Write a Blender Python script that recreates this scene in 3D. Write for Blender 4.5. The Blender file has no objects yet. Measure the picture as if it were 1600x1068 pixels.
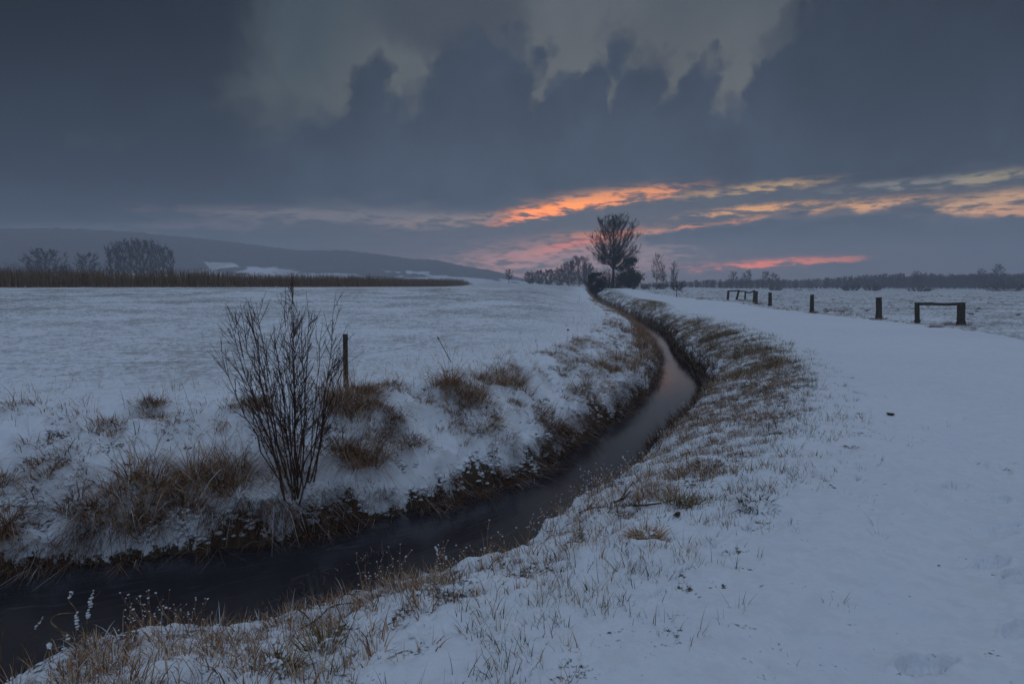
import bpy, math, random
import numpy as np

R = math.radians
SC = bpy.context.scene
COL = SC.collection

# =====================================================================  CAMERA
EYE = 1.65
PITCH = math.atan(87 / 950)
cam_d = bpy.data.cameras.new('camera')
cam_d.lens = 36 * 950 / 1600
cam_d.sensor_width = 36
cam_d.clip_start = 0.05
cam_d.clip_end = 8000
cam = bpy.data.objects.new('camera', cam_d)
COL.objects.link(cam)
cam.location = (0, 0, EYE)
cam.rotation_euler = (R(90) - PITCH, 0, 0)
SC.camera = cam


def pix_dir(px, py):
    u, v = (px - 800) / 950, (534 - py) / 950
    c, s = math.cos(PITCH), math.sin(PITCH)
    return np.array([u, c + v * s, -s + v * c])


def pix_ang(px, py):
    d = pix_dir(px, py)
    return math.atan2(d[0], d[1]), math.atan2(d[2], math.hypot(d[0], d[1]))


# =====================================================================  WORLD (dusk sky: Nishita air + cloud layers by direction)
SUN_AZ, SUN_EL = R(10), R(8)
SKY_STRENGTH = 0.1
world = bpy.data.worlds.new('World')
SC.world = world
world.use_nodes = True
NT = world.node_tree
NT.nodes.clear()


class G:
    """tiny helper for shader math"""

    def __init__(self, nt):
        self.nt = nt

    def _in(self, sock, v):
        if isinstance(v, bpy.types.NodeSocket):
            self.nt.links.new(v, sock)
        elif v is not None:
            sock.default_value = v

    def node(self, t, **kw):
        n = self.nt.nodes.new(t)
        for k, v in kw.items():
            setattr(n, k, v)
        return n

    def m(self, op, a, b=None, c=None, clamp=False):
        n = self.node('ShaderNodeMath', operation=op, use_clamp=clamp)
        self._in(n.inputs[0], a)
        if b is not None:
            self._in(n.inputs[1], b)
        if c is not None:
            self._in(n.inputs[2], c)
        return n.outputs[0]

    def ss(self, x, lo, hi, a=0.0, b=1.0):
        n = self.node('ShaderNodeMapRange', interpolation_type='SMOOTHSTEP')
        self._in(n.inputs[0], x)
        for i, v in enumerate((lo, hi, a, b)):
            self._in(n.inputs[i + 1], v)
        return n.outputs[0]

    def vec(self, x, y, z=0.0):
        n = self.node('ShaderNodeCombineXYZ')
        for i, v in enumerate((x, y, z)):
            self._in(n.inputs[i], v)
        return n.outputs[0]

    def noise(self, v, scale, detail=4.0, rough=0.55, dist=0.0):
        n = self.node('ShaderNodeTexNoise')
        self._in(n.inputs['Vector'], v)
        self._in(n.inputs['Scale'], scale)
        n.inputs['Detail'].default_value = detail
        n.inputs['Roughness'].default_value = rough
        n.inputs['Distortion'].default_value = dist
        return n.outputs[0]

    def mix(self, f, a, b):
        n = self.node('ShaderNodeMix', data_type='RGBA')
        self._in(n.inputs['Factor'], f)
        for s, v in ((n.inputs[6], a), (n.inputs[7], b)):
            if isinstance(v, bpy.types.NodeSocket):
                self.nt.links.new(v, s)
            else:
                s.default_value = (*v, 1)
        return n.outputs[2]

    def add(self, a, b, f=1.0):
        n = self.node('ShaderNodeMix', data_type='RGBA', blend_type='ADD')
        self._in(n.inputs['Factor'], f)
        for s, v in ((n.inputs[6], a), (n.inputs[7], b)):
            if isinstance(v, bpy.types.NodeSocket):
                self.nt.links.new(v, s)
            else:
                s.default_value = (*v, 1)
        return n.outputs[2]

    def curve(self, x, pts):
        """piecewise function of x through pts, x and y in plain units"""
        xs = [p[0] for p in pts]
        ys = [p[1] for p in pts]
        x0, x1, y0, y1 = min(xs), max(xs), min(ys), max(ys)
        f = self.node('ShaderNodeFloatCurve')
        c = f.mapping.curves[0]
        f.mapping.use_clip = True
        nx = [(a - x0) / (x1 - x0) for a in xs]
        ny = [(b - y0) / (y1 - y0) for b in ys]
        while len(c.points) < len(pts):
            c.points.new(0.5, 0.5)
        for p, a, b in zip(c.points, nx, ny):
            p.location = (a, b)
        f.mapping.update()
        t = self.m('DIVIDE', self.m('SUBTRACT', x, x0), x1 - x0, clamp=True)
        self._in(f.inputs['Value'], t)
        return self.m('ADD', self.m('MULTIPLY', f.outputs[0], y1 - y0), y0)


def lin(r, g, b):
    f = lambda c: (c / 255 / 12.92) if c / 255 <= 0.04045 else ((c / 255 + 0.055) / 1.055) ** 2.4
    return (f(r), f(g), f(b))


def build_sky():
    g = G(NT)
    tc = g.node('ShaderNodeTexCoord')
    D = tc.outputs['Generated']
    sp = g.node('ShaderNodeSeparateXYZ')
    NT.links.new(D, sp.inputs[0])
    x, y, z = sp.outputs
    rr = g.m('SQRT', g.m('ADD', g.m('MULTIPLY', x, x), g.m('MULTIPLY', y, y)))
    AZ = g.m('ARCTAN2', x, y)
    EL0 = g.m('ARCTAN2', z, rr)
    EL = g.m('MAXIMUM', EL0, 0.0)
    ang = lambda pts: [pix_ang(*p) for p in pts]
    # stretched coordinates for the cloud noise (3D, no seam)
    cv = g.vec(g.m('DIVIDE', x, rr), g.m('DIVIDE', y, rr), g.m('MULTIPLY', EL, 1.0))
    cvs = g.vec(g.m('DIVIDE', x, rr), g.m('DIVIDE', y, rr), g.m('MULTIPLY', EL, 4.5))
    n_big = g.noise(cv, 6.0, 3, 0.5)
    n_mid = g.noise(cv, 15.0, 6, 0.6, 0.3)
    n_fine = g.noise(cv, 40.0, 7, 0.68)
    cv2 = g.vec(g.m('ADD', g.m('DIVIDE', x, rr), 7.3), g.m('DIVIDE', y, rr), EL)
    n_mid2 = g.noise(cv2, 14.0, 6, 0.6, 0.3)
    n_fine2 = g.noise(cv2, 38.0, 7, 0.68)
    n_str = g.noise(cvs, 16.0, 6, 0.6, 0.4)
    n_str2 = g.noise(cvs, 38.0, 5, 0.6, 0.2)
    c5 = lambda n, a: g.m('MULTIPLY', g.m('SUBTRACT', n, 0.5), a)
    AZw = g.m('ADD', AZ, g.m('ADD', c5(n_mid, 0.06), c5(n_fine, 0.02)))
    ELw = g.m('ADD', EL, g.m('ADD', c5(n_big, 0.03), g.m('ADD', c5(n_mid, 0.055), c5(n_fine, 0.035))))
    # ---- clear air behind everything: Nishita, low sun
    sky = g.node('ShaderNodeTexSky', sky_type='NISHITA', sun_disc=False, sun_elevation=SUN_EL,
                 sun_rotation=SUN_AZ, air_density=1.4, dust_density=3.0, ozone_density=1.5)
    k = 1.0 / SKY_STRENGTH
    S = lambda c, m=1.0: tuple(v * m * k for v in c)
    # high thin overcast seen in the gap
    gap = g.mix(g.ss(n_big, 0.3, 0.7), S(lin(78, 86, 94)), S(lin(93, 99, 104)))
    gap = g.mix(g.ss(AZ, -0.34, -0.08), S(lin(62, 76, 84)), gap)
    gap = g.mix(0.004, gap, sky.outputs[0])
    # the dark cloud bank: a union of cloud heads, ragged by noise
    HEADS = [(-350, 0, 700, 420), (195, 0, 215, 240), (300, 240, 130, 95), (400, 262, 60, 60), (475, 262, 58, 70), (520, 262, 40, 70), (580, 160, 36, 58), (606, 205, 34, 56), (560, 285, 120, 76), (690, 250, 40, 66),
             (730, 148, 70, 82), (700, 190, 50, 70), (790, 140, 40, 70), (836, 100, 26, 22), (815, 130, 26, 36), (880, 190, 50, 66), (930, 160, 34, 60), (962, 104, 18, 52), (985, 165, 40, 62), (1018, 134, 26, 52), (1084, 156, 30, 60),
             (1050, 235, 80, 86), (1132, 262, 50, 92), (1206, 160, 52, 90), (1246, 110, 54, 92), (1310, 60, 84, 112), (1440, 30, 190, 200), (1700, -100, 300, 400), (760, 330, 560, 142), (1250, 330, 300, 160), (300, 330, 420, 132)]
    AZh = g.m('ADD', AZ, g.m('ADD', c5(n_mid, 0.024), c5(n_fine, 0.034)))
    ELh = g.m('ADD', EL, g.m('ADD', c5(n_mid2, 0.024), c5(n_fine2, 0.034)))
    d_up = None
    for cx, cy, rx, ry in HEADS:
        a0, e0 = pix_ang(cx, cy)
        ra = rx / 950 / (1 + math.tan(a0) ** 2)
        re = ry / 950 / (1 + math.tan(a0) ** 2 * 0.6)
        # heads lean to the right as they rise
        da = g.m('SUBTRACT', g.m('SUBTRACT', AZh, a0), g.m('MULTIPLY', g.m('SUBTRACT', ELh, e0), 0.16))
        qa = g.m('DIVIDE', da, ra)
        qe = g.m('DIVIDE', g.m('SUBTRACT', ELh, e0), re)
        q = g.m('SQRT', g.m('ADD', g.m('MULTIPLY', qa, qa), g.m('MULTIPLY', qe, qe)))
        q = g.m('MULTIPLY', g.m('SUBTRACT', q, 1.0), min(ra, re))
        d_up = q if d_up is None else g.m('SMOOTH_MIN', d_up, q, 0.005)
    def cells(scale, seed):
        v = g.node('ShaderNodeTexVoronoi', feature='SMOOTH_F1')
        v.inputs['Scale'].default_value = scale
        v.inputs['Smoothness'].default_value = 0.08
        NT.links.new(g.vec(g.m('ADD', AZh, seed), g.m('MULTIPLY', ELh, 0.9), 0.0), v.inputs['Vector'])
        return g.m('SUBTRACT', v.outputs['Distance'], 0.42)
    d_up = g.m('ADD', d_up, g.m('ADD', g.m('MULTIPLY', cells(22.0, 3.0), 0.022), g.m('MULTIPLY', cells(55.0, 9.0), 0.014)))
    soft = g.ss(AZ, -0.42, -0.22, 0.060, 0.011)
    soft = g.m('ADD', soft, g.ss(n_mid2, 0.45, 0.68, 0.0, 0.030))
    m_gap = g.ss(g.m('DIVIDE', d_up, soft), -0.5, 1.0)
    rim = g.m('MULTIPLY', g.m('POWER', 2.718, g.m('MULTIPLY', g.m('MAXIMUM', d_up, 0.0), -24.0)), 0.45)
    rim = g.m('MULTIPLY', rim, g.ss(EL, 0.44, 0.28))
    gap = g.mix(rim, gap, S(lin(112, 113, 109)))
    # a darker cloud that hangs into the gap at the top, left of centre
    ax, ex = pix_ang(700, 15)
    blob = g.m('ADD', g.m('POWER', g.m('DIVIDE', g.m('SUBTRACT', AZw, ax), 0.12), 2.0),
               g.m('POWER', g.m('DIVIDE', g.m('SUBTRACT', ELw, ex), 0.065), 2.0))
    gap = g.mix(g.ss(blob, 1.7, 0.4, 0.0, 0.80), gap, S(lin(62, 69, 81)))
    # ---- dark bank
    side = g.curve(AZ, [(-1.6, 0.0), (-0.75, 0.0), (-0.55, 0.12), (-0.28, 0.62), (0.0, 1.0), (0.22, 1.0), (0.45, 0.68), (0.75, 0.45), (1.6, 0.4)])
    low_c = g.mix(side, S(lin(34, 46, 60)), S(lin(68, 81, 97)))
    high_c = g.mix(side, S(lin(5, 12, 21)), S(lin(56, 67, 82)))
    bank = g.mix(g.ss(EL, 0.10, 0.42), low_c, high_c)
    tex = g.m('ADD', g.m('ADD', g.m('ADD', c5(n_mid, 0.45), c5(n_mid2, 0.35)), c5(n_big, 0.6)), 1.0)
    tn = g.node('ShaderNodeMix', data_type='RGBA', blend_type='MULTIPLY')
    tn.inputs['Factor'].default_value = 1.0
    NT.links.new(bank, tn.inputs[6])
    NT.links.new(g.vec(tex, tex, tex), tn.inputs[7])
    bank = tn.outputs[2]
    col = g.mix(m_gap, bank, gap)
    # ---- band under the bank: pale grey-lilac air
    low = ang([(-500, 350), (0, 352), (200, 338), (400, 322), (600, 312), (750, 330), (850, 312), (1000, 300), (1100, 300), (1250, 288), (1400, 288),
               (1500, 268), (1600, 262), (2000, 250)])
    e_low = g.curve(AZw, low)
    ELs = g.m('ADD', EL, g.m('ADD', c5(n_str, 0.05), c5(n_str2, 0.02)))
    m_low = g.ss(g.m('SUBTRACT', ELs, e_low), 0.012, -0.020)
    glow = g.curve(AZ, [(-1.6, 0.0), (-0.7, 0.0), (-0.35, 0.35), (-0.05, 0.95), (0.15, 1.0), (0.5, 0.55), (0.8, 0.35), (1.6, 0.2)])
    air_l = g.mix(g.ss(EL, 0.0, 0.10), S(lin(58, 71, 88)), S(lin(58, 71, 86)))
    air_r = g.mix(g.ss(EL, 0.005, 0.10), S(lin(118, 110, 113)), S(lin(94, 98, 106)))
    air = g.mix(glow, air_l, air_r)
    air = g.mix(g.ss(n_str, 0.40, 0.66, 0.0, 0.55), air, g.mix(glow, S(lin(52, 64, 79)), S(lin(72, 86, 101))))
    col = g.mix(m_low, col, air)
    # ---- second, lower cumulus bank on the right
    low2 = ang([(860, 440), (960, 385), (1040, 362), (1100, 352), (1180, 345), (1225, 330), (1275, 332), (1310, 322), (1350, 334), (1385, 321), (1425, 317), (1470, 328),
                (1530, 338), (1600, 340), (1900, 345)])
    e2 = g.curve(g.m('ADD', AZ, g.m('ADD', c5(n_mid, 0.015), c5(n_fine, 0.012))), low2)
    d2 = g.m('SUBTRACT', g.m('ADD', EL, g.m('ADD', c5(n_mid, 0.018), c5(n_fine, 0.014))), e2)
    # ---- lit breaks
    STREAKS = [  # centre, end, half length, half thickness, colour, strength
        ((905, 318), (1010, 301), 112, 11.0, (255, 142, 52), 1.00),
        ((850, 331), (900, 321), 70, 8.0, (255, 134, 52), 0.95),
        ((985, 304), (1040, 299), 95, 9.0, (246, 148, 82), 0.75),
        ((945, 305), (990, 300), 120, 14.0, (200, 140, 96), 0.50),
        ((1075, 355), (1180, 342), 120, 3.9, (244, 149, 82), 0.84),
        ((1170, 327), (1260, 318), 95, 7.0, (232, 164, 96), 0.75),
        ((1285, 325), (1340, 318), 110, 8.6, (222, 161, 96), 0.62),
        ((1175, 294), (1240, 286), 100, 7.8, (196, 155, 102), 0.62),
        ((1370, 322), (1420, 314), 80, 7.0, (224, 164, 110), 0.66),
        ((1545, 316), (1620, 306), 150, 14.8, (212, 162, 112), 0.68),
        ((1580, 330), (1640, 333), 80, 7.8, (222, 158, 108), 0.62),
        ((1750, 310), (1800, 306), 150, 10.9, (210, 149, 93), 0.53),
        ((1560, 274), (1620, 266), 90, 7.8, (176, 158, 118), 0.57),
        ((1400, 287), (1480, 280), 110, 7.0, (150, 144, 134), 0.48),
        ((884, 385), (930, 375), 84, 10.0, (255, 104, 48), 1.00),
        ((850, 393), (930, 378), 150, 26.0, (190, 128, 73), 0.50),
        ((950, 366), (1000, 364), 70, 6.0, (240, 142, 62), 0.60),
        ((760, 412), (820, 406), 110, 14.0, (170, 122, 122), 0.45),
        ((1200, 411), (1300, 405), 108, 5.5, (250, 112, 50), 1.00),
        ((1180, 410), (1300, 402), 150, 9.4, (180, 124, 120), 0.35),
        ((1290, 403), (1340, 400), 60, 3.1, (230, 122, 60), 0.62),
        ((560, 336), (760, 338), 260, 12.0, (136, 126, 126), 0.45),
        ((330, 352), (500, 340), 210, 13.0, (110, 106, 112), 0.40),
        ((700, 345), (780, 340), 90, 10.0, (160, 134, 122), 0.50),
        ((60, 356), (150, 354), 140, 8.0, (86, 90, 98), 0.40),
        ((880, 405), (960, 403), 170, 34.0, (196, 147, 145), 0.62),
        ((1000, 385), (1060, 383), 90, 30.0, (168, 150, 142), 0.40),
    ]
    wob_e = g.m('ADD', c5(n_str, 0.016), g.m('ADD', c5(n_str2, 0.020), c5(n_fine, 0.008)))
    wob_a = c5(n_mid, 0.06)
    tear = g.ss(g.m('ADD', g.m('MULTIPLY', n_str, 0.5), g.m('MULTIPLY', n_str2, 0.5)), 0.40, 0.58, 0.16, 1.0)
    warm = col
    streak_layer = []
    for (cx, cy), (bx, by), hl, ht, rgb, st in STREAKS:
        a0, e0 = pix_ang(cx, cy)
        a1, e1 = pix_ang(bx, by)
        slope = (e1 - e0) / (a1 - a0)
        sx = 950 * (1 + math.tan(a0) ** 2)
        da = g.m('SUBTRACT', g.m('ADD', AZ, wob_a), a0)
        de = g.m('SUBTRACT', g.m('SUBTRACT', g.m('ADD', EL, wob_e), e0), g.m('MULTIPLY', da, slope))
        qa = g.m('MULTIPLY', da, sx / hl)
        qe = g.m('MULTIPLY', de, 950 / ht / 0.86)
        q = g.m('ADD', g.m('MULTIPLY', qa, qa), g.m('MULTIPLY', qe, qe))
        f = g.m('MULTIPLY', g.m('POWER', 2.718, g.m('MULTIPLY', q, -0.9)), tear)
        f = g.m('MULTIPLY', g.m('ADD', g.ss(f, 0.10, 0.95), g.ss(f, 0.02, 0.30, 0.0, 0.16), clamp=True), st, clamp=True)
        streak_layer.append((f, rgb, st, cy))
    HOT = 2.3      # the breaks are the bright afterglow itself, seen through the haze
    for f, rgb, st, cy in streak_layer:
        hot = HOT * (1.0 if st > 0.9 else 0.70 if st > 0.6 else 0.58)
        col = g.mix(f, col, S(lin(*rgb), hot))
    bank2 = g.mix(g.ss(n_str, 0.35, 0.65), S(lin(66, 79, 95)), S(lin(80, 92, 107)))
    m2 = g.m('MULTIPLY', g.ss(d2, 0.006, -0.006), g.ss(EL, 0.052, 0.085))
    m2 = g.m('MULTIPLY', m2, 0.9)
    col = g.mix(m2, col, bank2)
    # ---- beyond the frame: overcast that brightens smoothly to the zenith
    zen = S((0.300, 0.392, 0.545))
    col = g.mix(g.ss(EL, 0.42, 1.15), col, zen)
    # the side away from the afterglow: plain even dusk cloud
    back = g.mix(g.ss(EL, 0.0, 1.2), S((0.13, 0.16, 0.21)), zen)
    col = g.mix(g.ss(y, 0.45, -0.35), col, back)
    col = g.mix(g.ss(EL0, 0.0, -0.08), col, S((0.10, 0.11, 0.14)))
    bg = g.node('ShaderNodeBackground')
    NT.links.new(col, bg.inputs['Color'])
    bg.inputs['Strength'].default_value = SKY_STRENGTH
    out = g.node('ShaderNodeOutputWorld')
    NT.links.new(bg.outputs[0], out.inputs[0])


build_sky()
world.cycles.sampling_method = 'MANUAL'
world.cycles.sample_map_resolution = 512

sun_d = bpy.data.lights.new('sun', 'SUN')
sun_d.energy = 0.22
sun_d.angle = R(120)
sun_d.color = (1.0, 0.95, 0.92)
sun = bpy.data.objects.new('sun', sun_d)
COL.objects.link(sun)
sun.rotation_euler = (R(90) - SUN_EL, 0, math.pi - SUN_AZ)

SC.view_settings.view_transform = 'Standard'
SC.view_settings.look = 'None'
SC.view_settings.exposure = 0.0
SC.view_settings.gamma = 1.0
SC.view_settings.use_curve_mapping = False
SC.cycles.use_denoising = True
SC.cycles.max_bounces = 6
SC.cycles.diffuse_bounces = 3
SC.cycles.glossy_bounces = 3
SC.cycles.volume_bounces = 1
SC.cycles.caustics_reflective = False

# =====================================================================  helpers


def hash2(ix, iy, seed):
    h = (ix.astype(np.int64) * 374761393 + iy.astype(np.int64) * 668265263 + seed * 1442695041) & 0xFFFFFFFF
    h = ((h ^ (h >> 13)) * 1274126177) & 0xFFFFFFFF
    h = ((h ^ (h >> 16)) * 2246822519) & 0xFFFFFFFF
    return ((h ^ (h >> 15)) & 0xFFFFFF) / float(0xFFFFFF)


def vnoise(x, y, seed=0):
    xi, yi = np.floor(x), np.floor(y)
    fx, fy = x - xi, y - yi
    fx = fx * fx * fx * (fx * (fx * 6 - 15) + 10)
    fy = fy * fy * fy * (fy * (fy * 6 - 15) + 10)
    a, b = hash2(xi, yi, seed), hash2(xi + 1, yi, seed)
    c, d = hash2(xi, yi + 1, seed), hash2(xi + 1, yi + 1, seed)
    return (a + (b - a) * fx) * (1 - fy) + (c + (d - c) * fx) * fy


def fbm(x, y, octv=4, seed=0, gain=0.5):
    s, a, t = 0.0, 1.0, 0.0
    c, sn = math.cos(0.6), math.sin(0.6)
    for o in range(octv):
        s = s + a * vnoise(x, y, seed + o * 17)
        t += a
        a *= gain
        x, y = (x * c - y * sn) * 2.03 + 7.1, (x * sn + y * c) * 2.03 + 3.7
    return s / t


def sstep(x, a, b):
    t = np.clip((x - a) / (b - a), 0, 1)
    return t * t * (3 - 2 * t)


def catmull(P, n=8):
    P = np.asarray(P, float)
    Q = np.vstack([2 * P[0] - P[1], P, 2 * P[-1] - P[-2]])
    out = []
    for i in range(1, len(Q) - 2):
        p0, p1, p2, p3 = Q[i - 1], Q[i], Q[i + 1], Q[i + 2]
        for t in np.arange(n) / n:
            out.append(0.5 * (2 * p1 + (p2 - p0) * t + (2 * p0 - 5 * p1 + 4 * p2 - p3) * t * t + (3 * p1 - p0 - 3 * p2 + p3) * t ** 3))
    out.append(P[-1])
    return np.array(out)


def poly_dist(x, y, P):
    best = np.full(x.shape, 1e9)
    for i in range(len(P) - 1):
        ax, ay = P[i]
        dx, dy = P[i + 1] - P[i]
        l2 = dx * dx + dy * dy + 1e-12
        t = np.clip(((x - ax) * dx + (y - ay) * dy) / l2, 0, 1)
        d = (x - ax - t * dx) ** 2 + (y - ay - t * dy) ** 2
        np.minimum(best, d, out=best)
    return np.sqrt(best)


def in_poly(x, y, P):
    c = np.zeros(x.shape, bool)
    j = len(P) - 1
    for i in range(len(P)):
        xi, yi = P[i]
        xj, yj = P[j]
        if yi != yj:
            c ^= ((yi > y) != (yj > y)) & (x < (xj - xi) * (y - yi) / (yj - yi) + xi)
        j = i
    return c


def at(px, py, z):
    d = pix_dir(px, py)
    t = (z - EYE) / d[2]
    return np.array([d[0] * t, d[1] * t])


def mesh_np(name, V, quads=None, tris=None, smooth=True, mat=None, attrs=None, normals=None):
    me = bpy.data.meshes.new(name)
    V = np.asarray(V, np.float32).reshape(-1, 3)
    loops, starts, tot = [], [], 0
    if quads is not None and len(quads):
        q = np.asarray(quads, np.int32).reshape(-1, 4)
        loops.append(q.ravel())
        starts.append(np.arange(len(q)) * 4)
        tot = len(q) * 4
    if tris is not None and len(tris):
        t = np.asarray(tris, np.int32).reshape(-1, 3)
        loops.append(t.ravel())
        starts.append(tot + np.arange(len(t)) * 3)
    loops = np.concatenate(loops).astype(np.int32)
    starts = np.concatenate(starts).astype(np.int32)
    me.vertices.add(len(V))
    me.vertices.foreach_set('co', V.ravel())
    me.loops.add(len(loops))
    me.loops.foreach_set('vertex_index', loops)
    me.polygons.add(len(starts))
    me.polygons.foreach_set('loop_start', starts)
    me.update(calc_edges=True)
    me.validate()
    if smooth:
        me.polygons.foreach_set('use_smooth', np.ones(len(me.polygons), bool))
    for k, a in (attrs or {}).items():
        at_ = me.attributes.new(k, 'FLOAT', 'POINT')
        at_.data.foreach_set('value', np.asarray(a, np.float32))
    if normals is not None:
        me.normals_split_custom_set_from_vertices(np.asarray(normals, np.float32).tolist())
    if mat is not None:
        me.materials.append(mat)
    return me


def link(name, me, parent=None, loc=None):
    o = bpy.data.objects.new(name, me)
    COL.objects.link(o)
    if parent is not None:
        o.parent = parent
    if loc is not None:
        o.location = loc
    return o


def tag(o, label=None, cat=None, group=None, kind=None):
    if label:
        o['label'] = label
    if cat:
        o['category'] = cat
    if group:
        o['group'] = group
    if kind:
        o['kind'] = kind
    return o


def copy_tree(o, parent=None):
    c = o.copy()
    COL.objects.link(c)
    if parent is not None:
        c.parent = parent
    for ch in list(o.children):
        copy_tree(ch, c)
    return c


# ---------------------------------------------------------------- materials
def new_mat(name):
    m = bpy.data.materials.new(name)
    m.use_nodes = True
    nt = m.node_tree
    b = nt.nodes['Principled BSDF']
    return m, G(nt), b


def tint_mat(name, ramp, rough=0.85, spec=0.15, noise_scale=None, noise_amt=0.0):
    """colour from the per-point 'tint' attribute through a ramp"""
    m, g, b = new_mat(name)
    a = g.node('ShaderNodeAttribute', attribute_name='tint')
    f = a.outputs['Fac']
    if noise_scale:
        tc = g.node('ShaderNodeTexCoord')
        n = g.noise(tc.outputs['Object'], noise_scale, 4, 0.6)
        f = g.m('ADD', f, g.m('MULTIPLY', g.m('SUBTRACT', n, 0.5), noise_amt))
    cr = g.node('ShaderNodeValToRGB')
    els = cr.color_ramp.elements
    while len(els) < len(ramp):
        els.new(0.5)
    for e, (p, c) in zip(els, ramp):
        e.position = p
        e.color = (*c, 1)
    g.nt.links.new(f, cr.inputs[0])
    g.nt.links.new(cr.outputs[0], b.inputs['Base Color'])
    b.inputs['Roughness'].default_value = rough
    b.inputs['Specular IOR Level'].default_value = spec
    return m


SNOW_C = (0.80, 0.83, 0.88)


def ground_material():
    m, g, b = new_mat('snow_over_turf')
    geo = g.node('ShaderNodeNewGeometry')
    P = geo.outputs['Position']
    cov = g.node('ShaderNodeAttribute', attribute_name='cover').outputs['Fac']
    warm = g.node('ShaderNodeAttribute', attribute_name='warm').outputs['Fac']
    spk = g.node('ShaderNodeAttribute', attribute_name='speck').outputs['Fac']
    n1 = g.noise(P, 9.0, 5, 0.65)
    n2 = g.noise(P, 42.0, 4, 0.65)
    n3 = g.noise(P, 2.2, 5, 0.6)
    n4 = g.noise(P, 0.22, 4, 0.55)
    # snow present where cover plus fine breakup stays above a half
    brk = g.m('ADD', g.m('MULTIPLY', g.m('SUBTRACT', n1, 0.5), 1.9), g.m('MULTIPLY', g.m('SUBTRACT', n2, 0.5), 1.5))
    f = g.ss(g.m('ADD', cov, brk), 0.36, 0.62)
    # stubble tips that show through the thin snow of the fields
    tips = g.m('ADD', g.m('MULTIPLY', n1, 0.55), g.m('ADD', g.m('MULTIPLY', n3, 0.35), g.m('MULTIPLY', n4, 0.30)))
    tips = g.ss(tips, 0.55, 0.69)
    f = g.m('MULTIPLY', f, g.m('SUBTRACT', 1.0, g.m('MULTIPLY', tips, g.m('MULTIPLY', spk, 0.85))))
    earth = g.mix(n2, (0.032, 0.021, 0.014), (0.12, 0.075, 0.045))
    turf = g.mix(n1, (0.040, 0.042, 0.024), (0.15, 0.115, 0.070))
    bare = g.mix(g.m('ADD', g.m('MULTIPLY', warm, 0.7), g.m('MULTIPLY', n3, 0.3), clamp=True), turf, earth)
    snow = g.mix(g.ss(n3, 0.3, 0.7), (0.76, 0.795, 0.85), (0.82, 0.845, 0.885))
    col = g.mix(f, bare, snow)
    g.nt.links.new(col, b.inputs['Base Color'])
    b.inputs['Roughness'].default_value = 0.7
    b.inputs['Specular IOR Level'].default_value = 0.2
    n5 = g.noise(P, 140.0, 3, 0.6)
    hgt = g.m('ADD', g.m('MULTIPLY', n2, 0.5), g.m('ADD', g.m('MULTIPLY', n1, 0.8), g.m('MULTIPLY', n5, 0.12)))
    hgt = g.m('ADD', hgt, g.m('MULTIPLY', f, 0.7))
    bp = g.node('ShaderNodeBump')
    bp.inputs['Strength'].default_value = 0.55
    bp.inputs['Distance'].default_value = 0.022
    g.nt.links.new(hgt, bp.inputs['Height'])
    g.nt.links.new(bp.outputs[0], b.inputs['Normal'])
    return m


def snow_material():
    m, g, b = new_mat('loose_snow')
    geo = g.node('ShaderNodeNewGeometry')
    n = g.noise(geo.outputs['Position'], 60.0, 3, 0.6)
    g.nt.links.new(g.mix(n, (0.74, 0.77, 0.83), (0.84, 0.86, 0.89)), b.inputs['Base Color'])
    b.inputs['Roughness'].default_value = 0.75
    b.inputs['Specular IOR Level'].default_value = 0.15
    bp = g.node('ShaderNodeBump')
    bp.inputs['Strength'].default_value = 0.5
    bp.inputs['Distance'].default_value = 0.01
    g.nt.links.new(n, bp.inputs['Height'])
    g.nt.links.new(bp.outputs[0], b.inputs['Normal'])
    return m


def water_material():
    m, g, b = new_mat('peat_dark_water')
    geo = g.node('ShaderNodeNewGeometry')
    P = geo.outputs['Position']
    a = g.node('ShaderNodeAttribute', attribute_name='along').outputs['Fac']
    c = g.node('ShaderNodeAttribute', attribute_name='across').outputs['Fac']
    flow = g.vec(g.m('MULTIPLY', a, 1.0), g.m('MULTIPLY', c, 5.0), 0.0)
    n1 = g.noise(flow, 1.6, 4, 0.6, 1.2)
    n2 = g.noise(P, 7.0, 3, 0.55)
    n3 = g.noise(flow, 5.0, 3, 0.6, 0.8)
    col = g.mix(g.ss(n1, 0.55, 0.78, 0.0, 0.6), (0.030, 0.027, 0.032), (0.105, 0.103, 0.118))
    g.nt.links.new(col, b.inputs['Base Color'])
    b.inputs['IOR'].default_value = 1.333
    b.inputs['Specular IOR Level'].default_value = 0.25
    g.nt.links.new(g.ss(n1, 0.45, 0.75, 0.012, 0.05), b.inputs['Roughness'])
    hgt = g.m('ADD', g.m('MULTIPLY', n2, 0.5), g.m('ADD', n1, g.m('MULTIPLY', n3, 0.5)))
    bp = g.node('ShaderNodeBump')
    bp.inputs['Strength'].default_value = 0.055
    bp.inputs['Distance'].default_value = 0.03
    g.nt.links.new(hgt, bp.inputs['Height'])
    g.nt.links.new(bp.outputs[0], b.inputs['Normal'])
    return m


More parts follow.
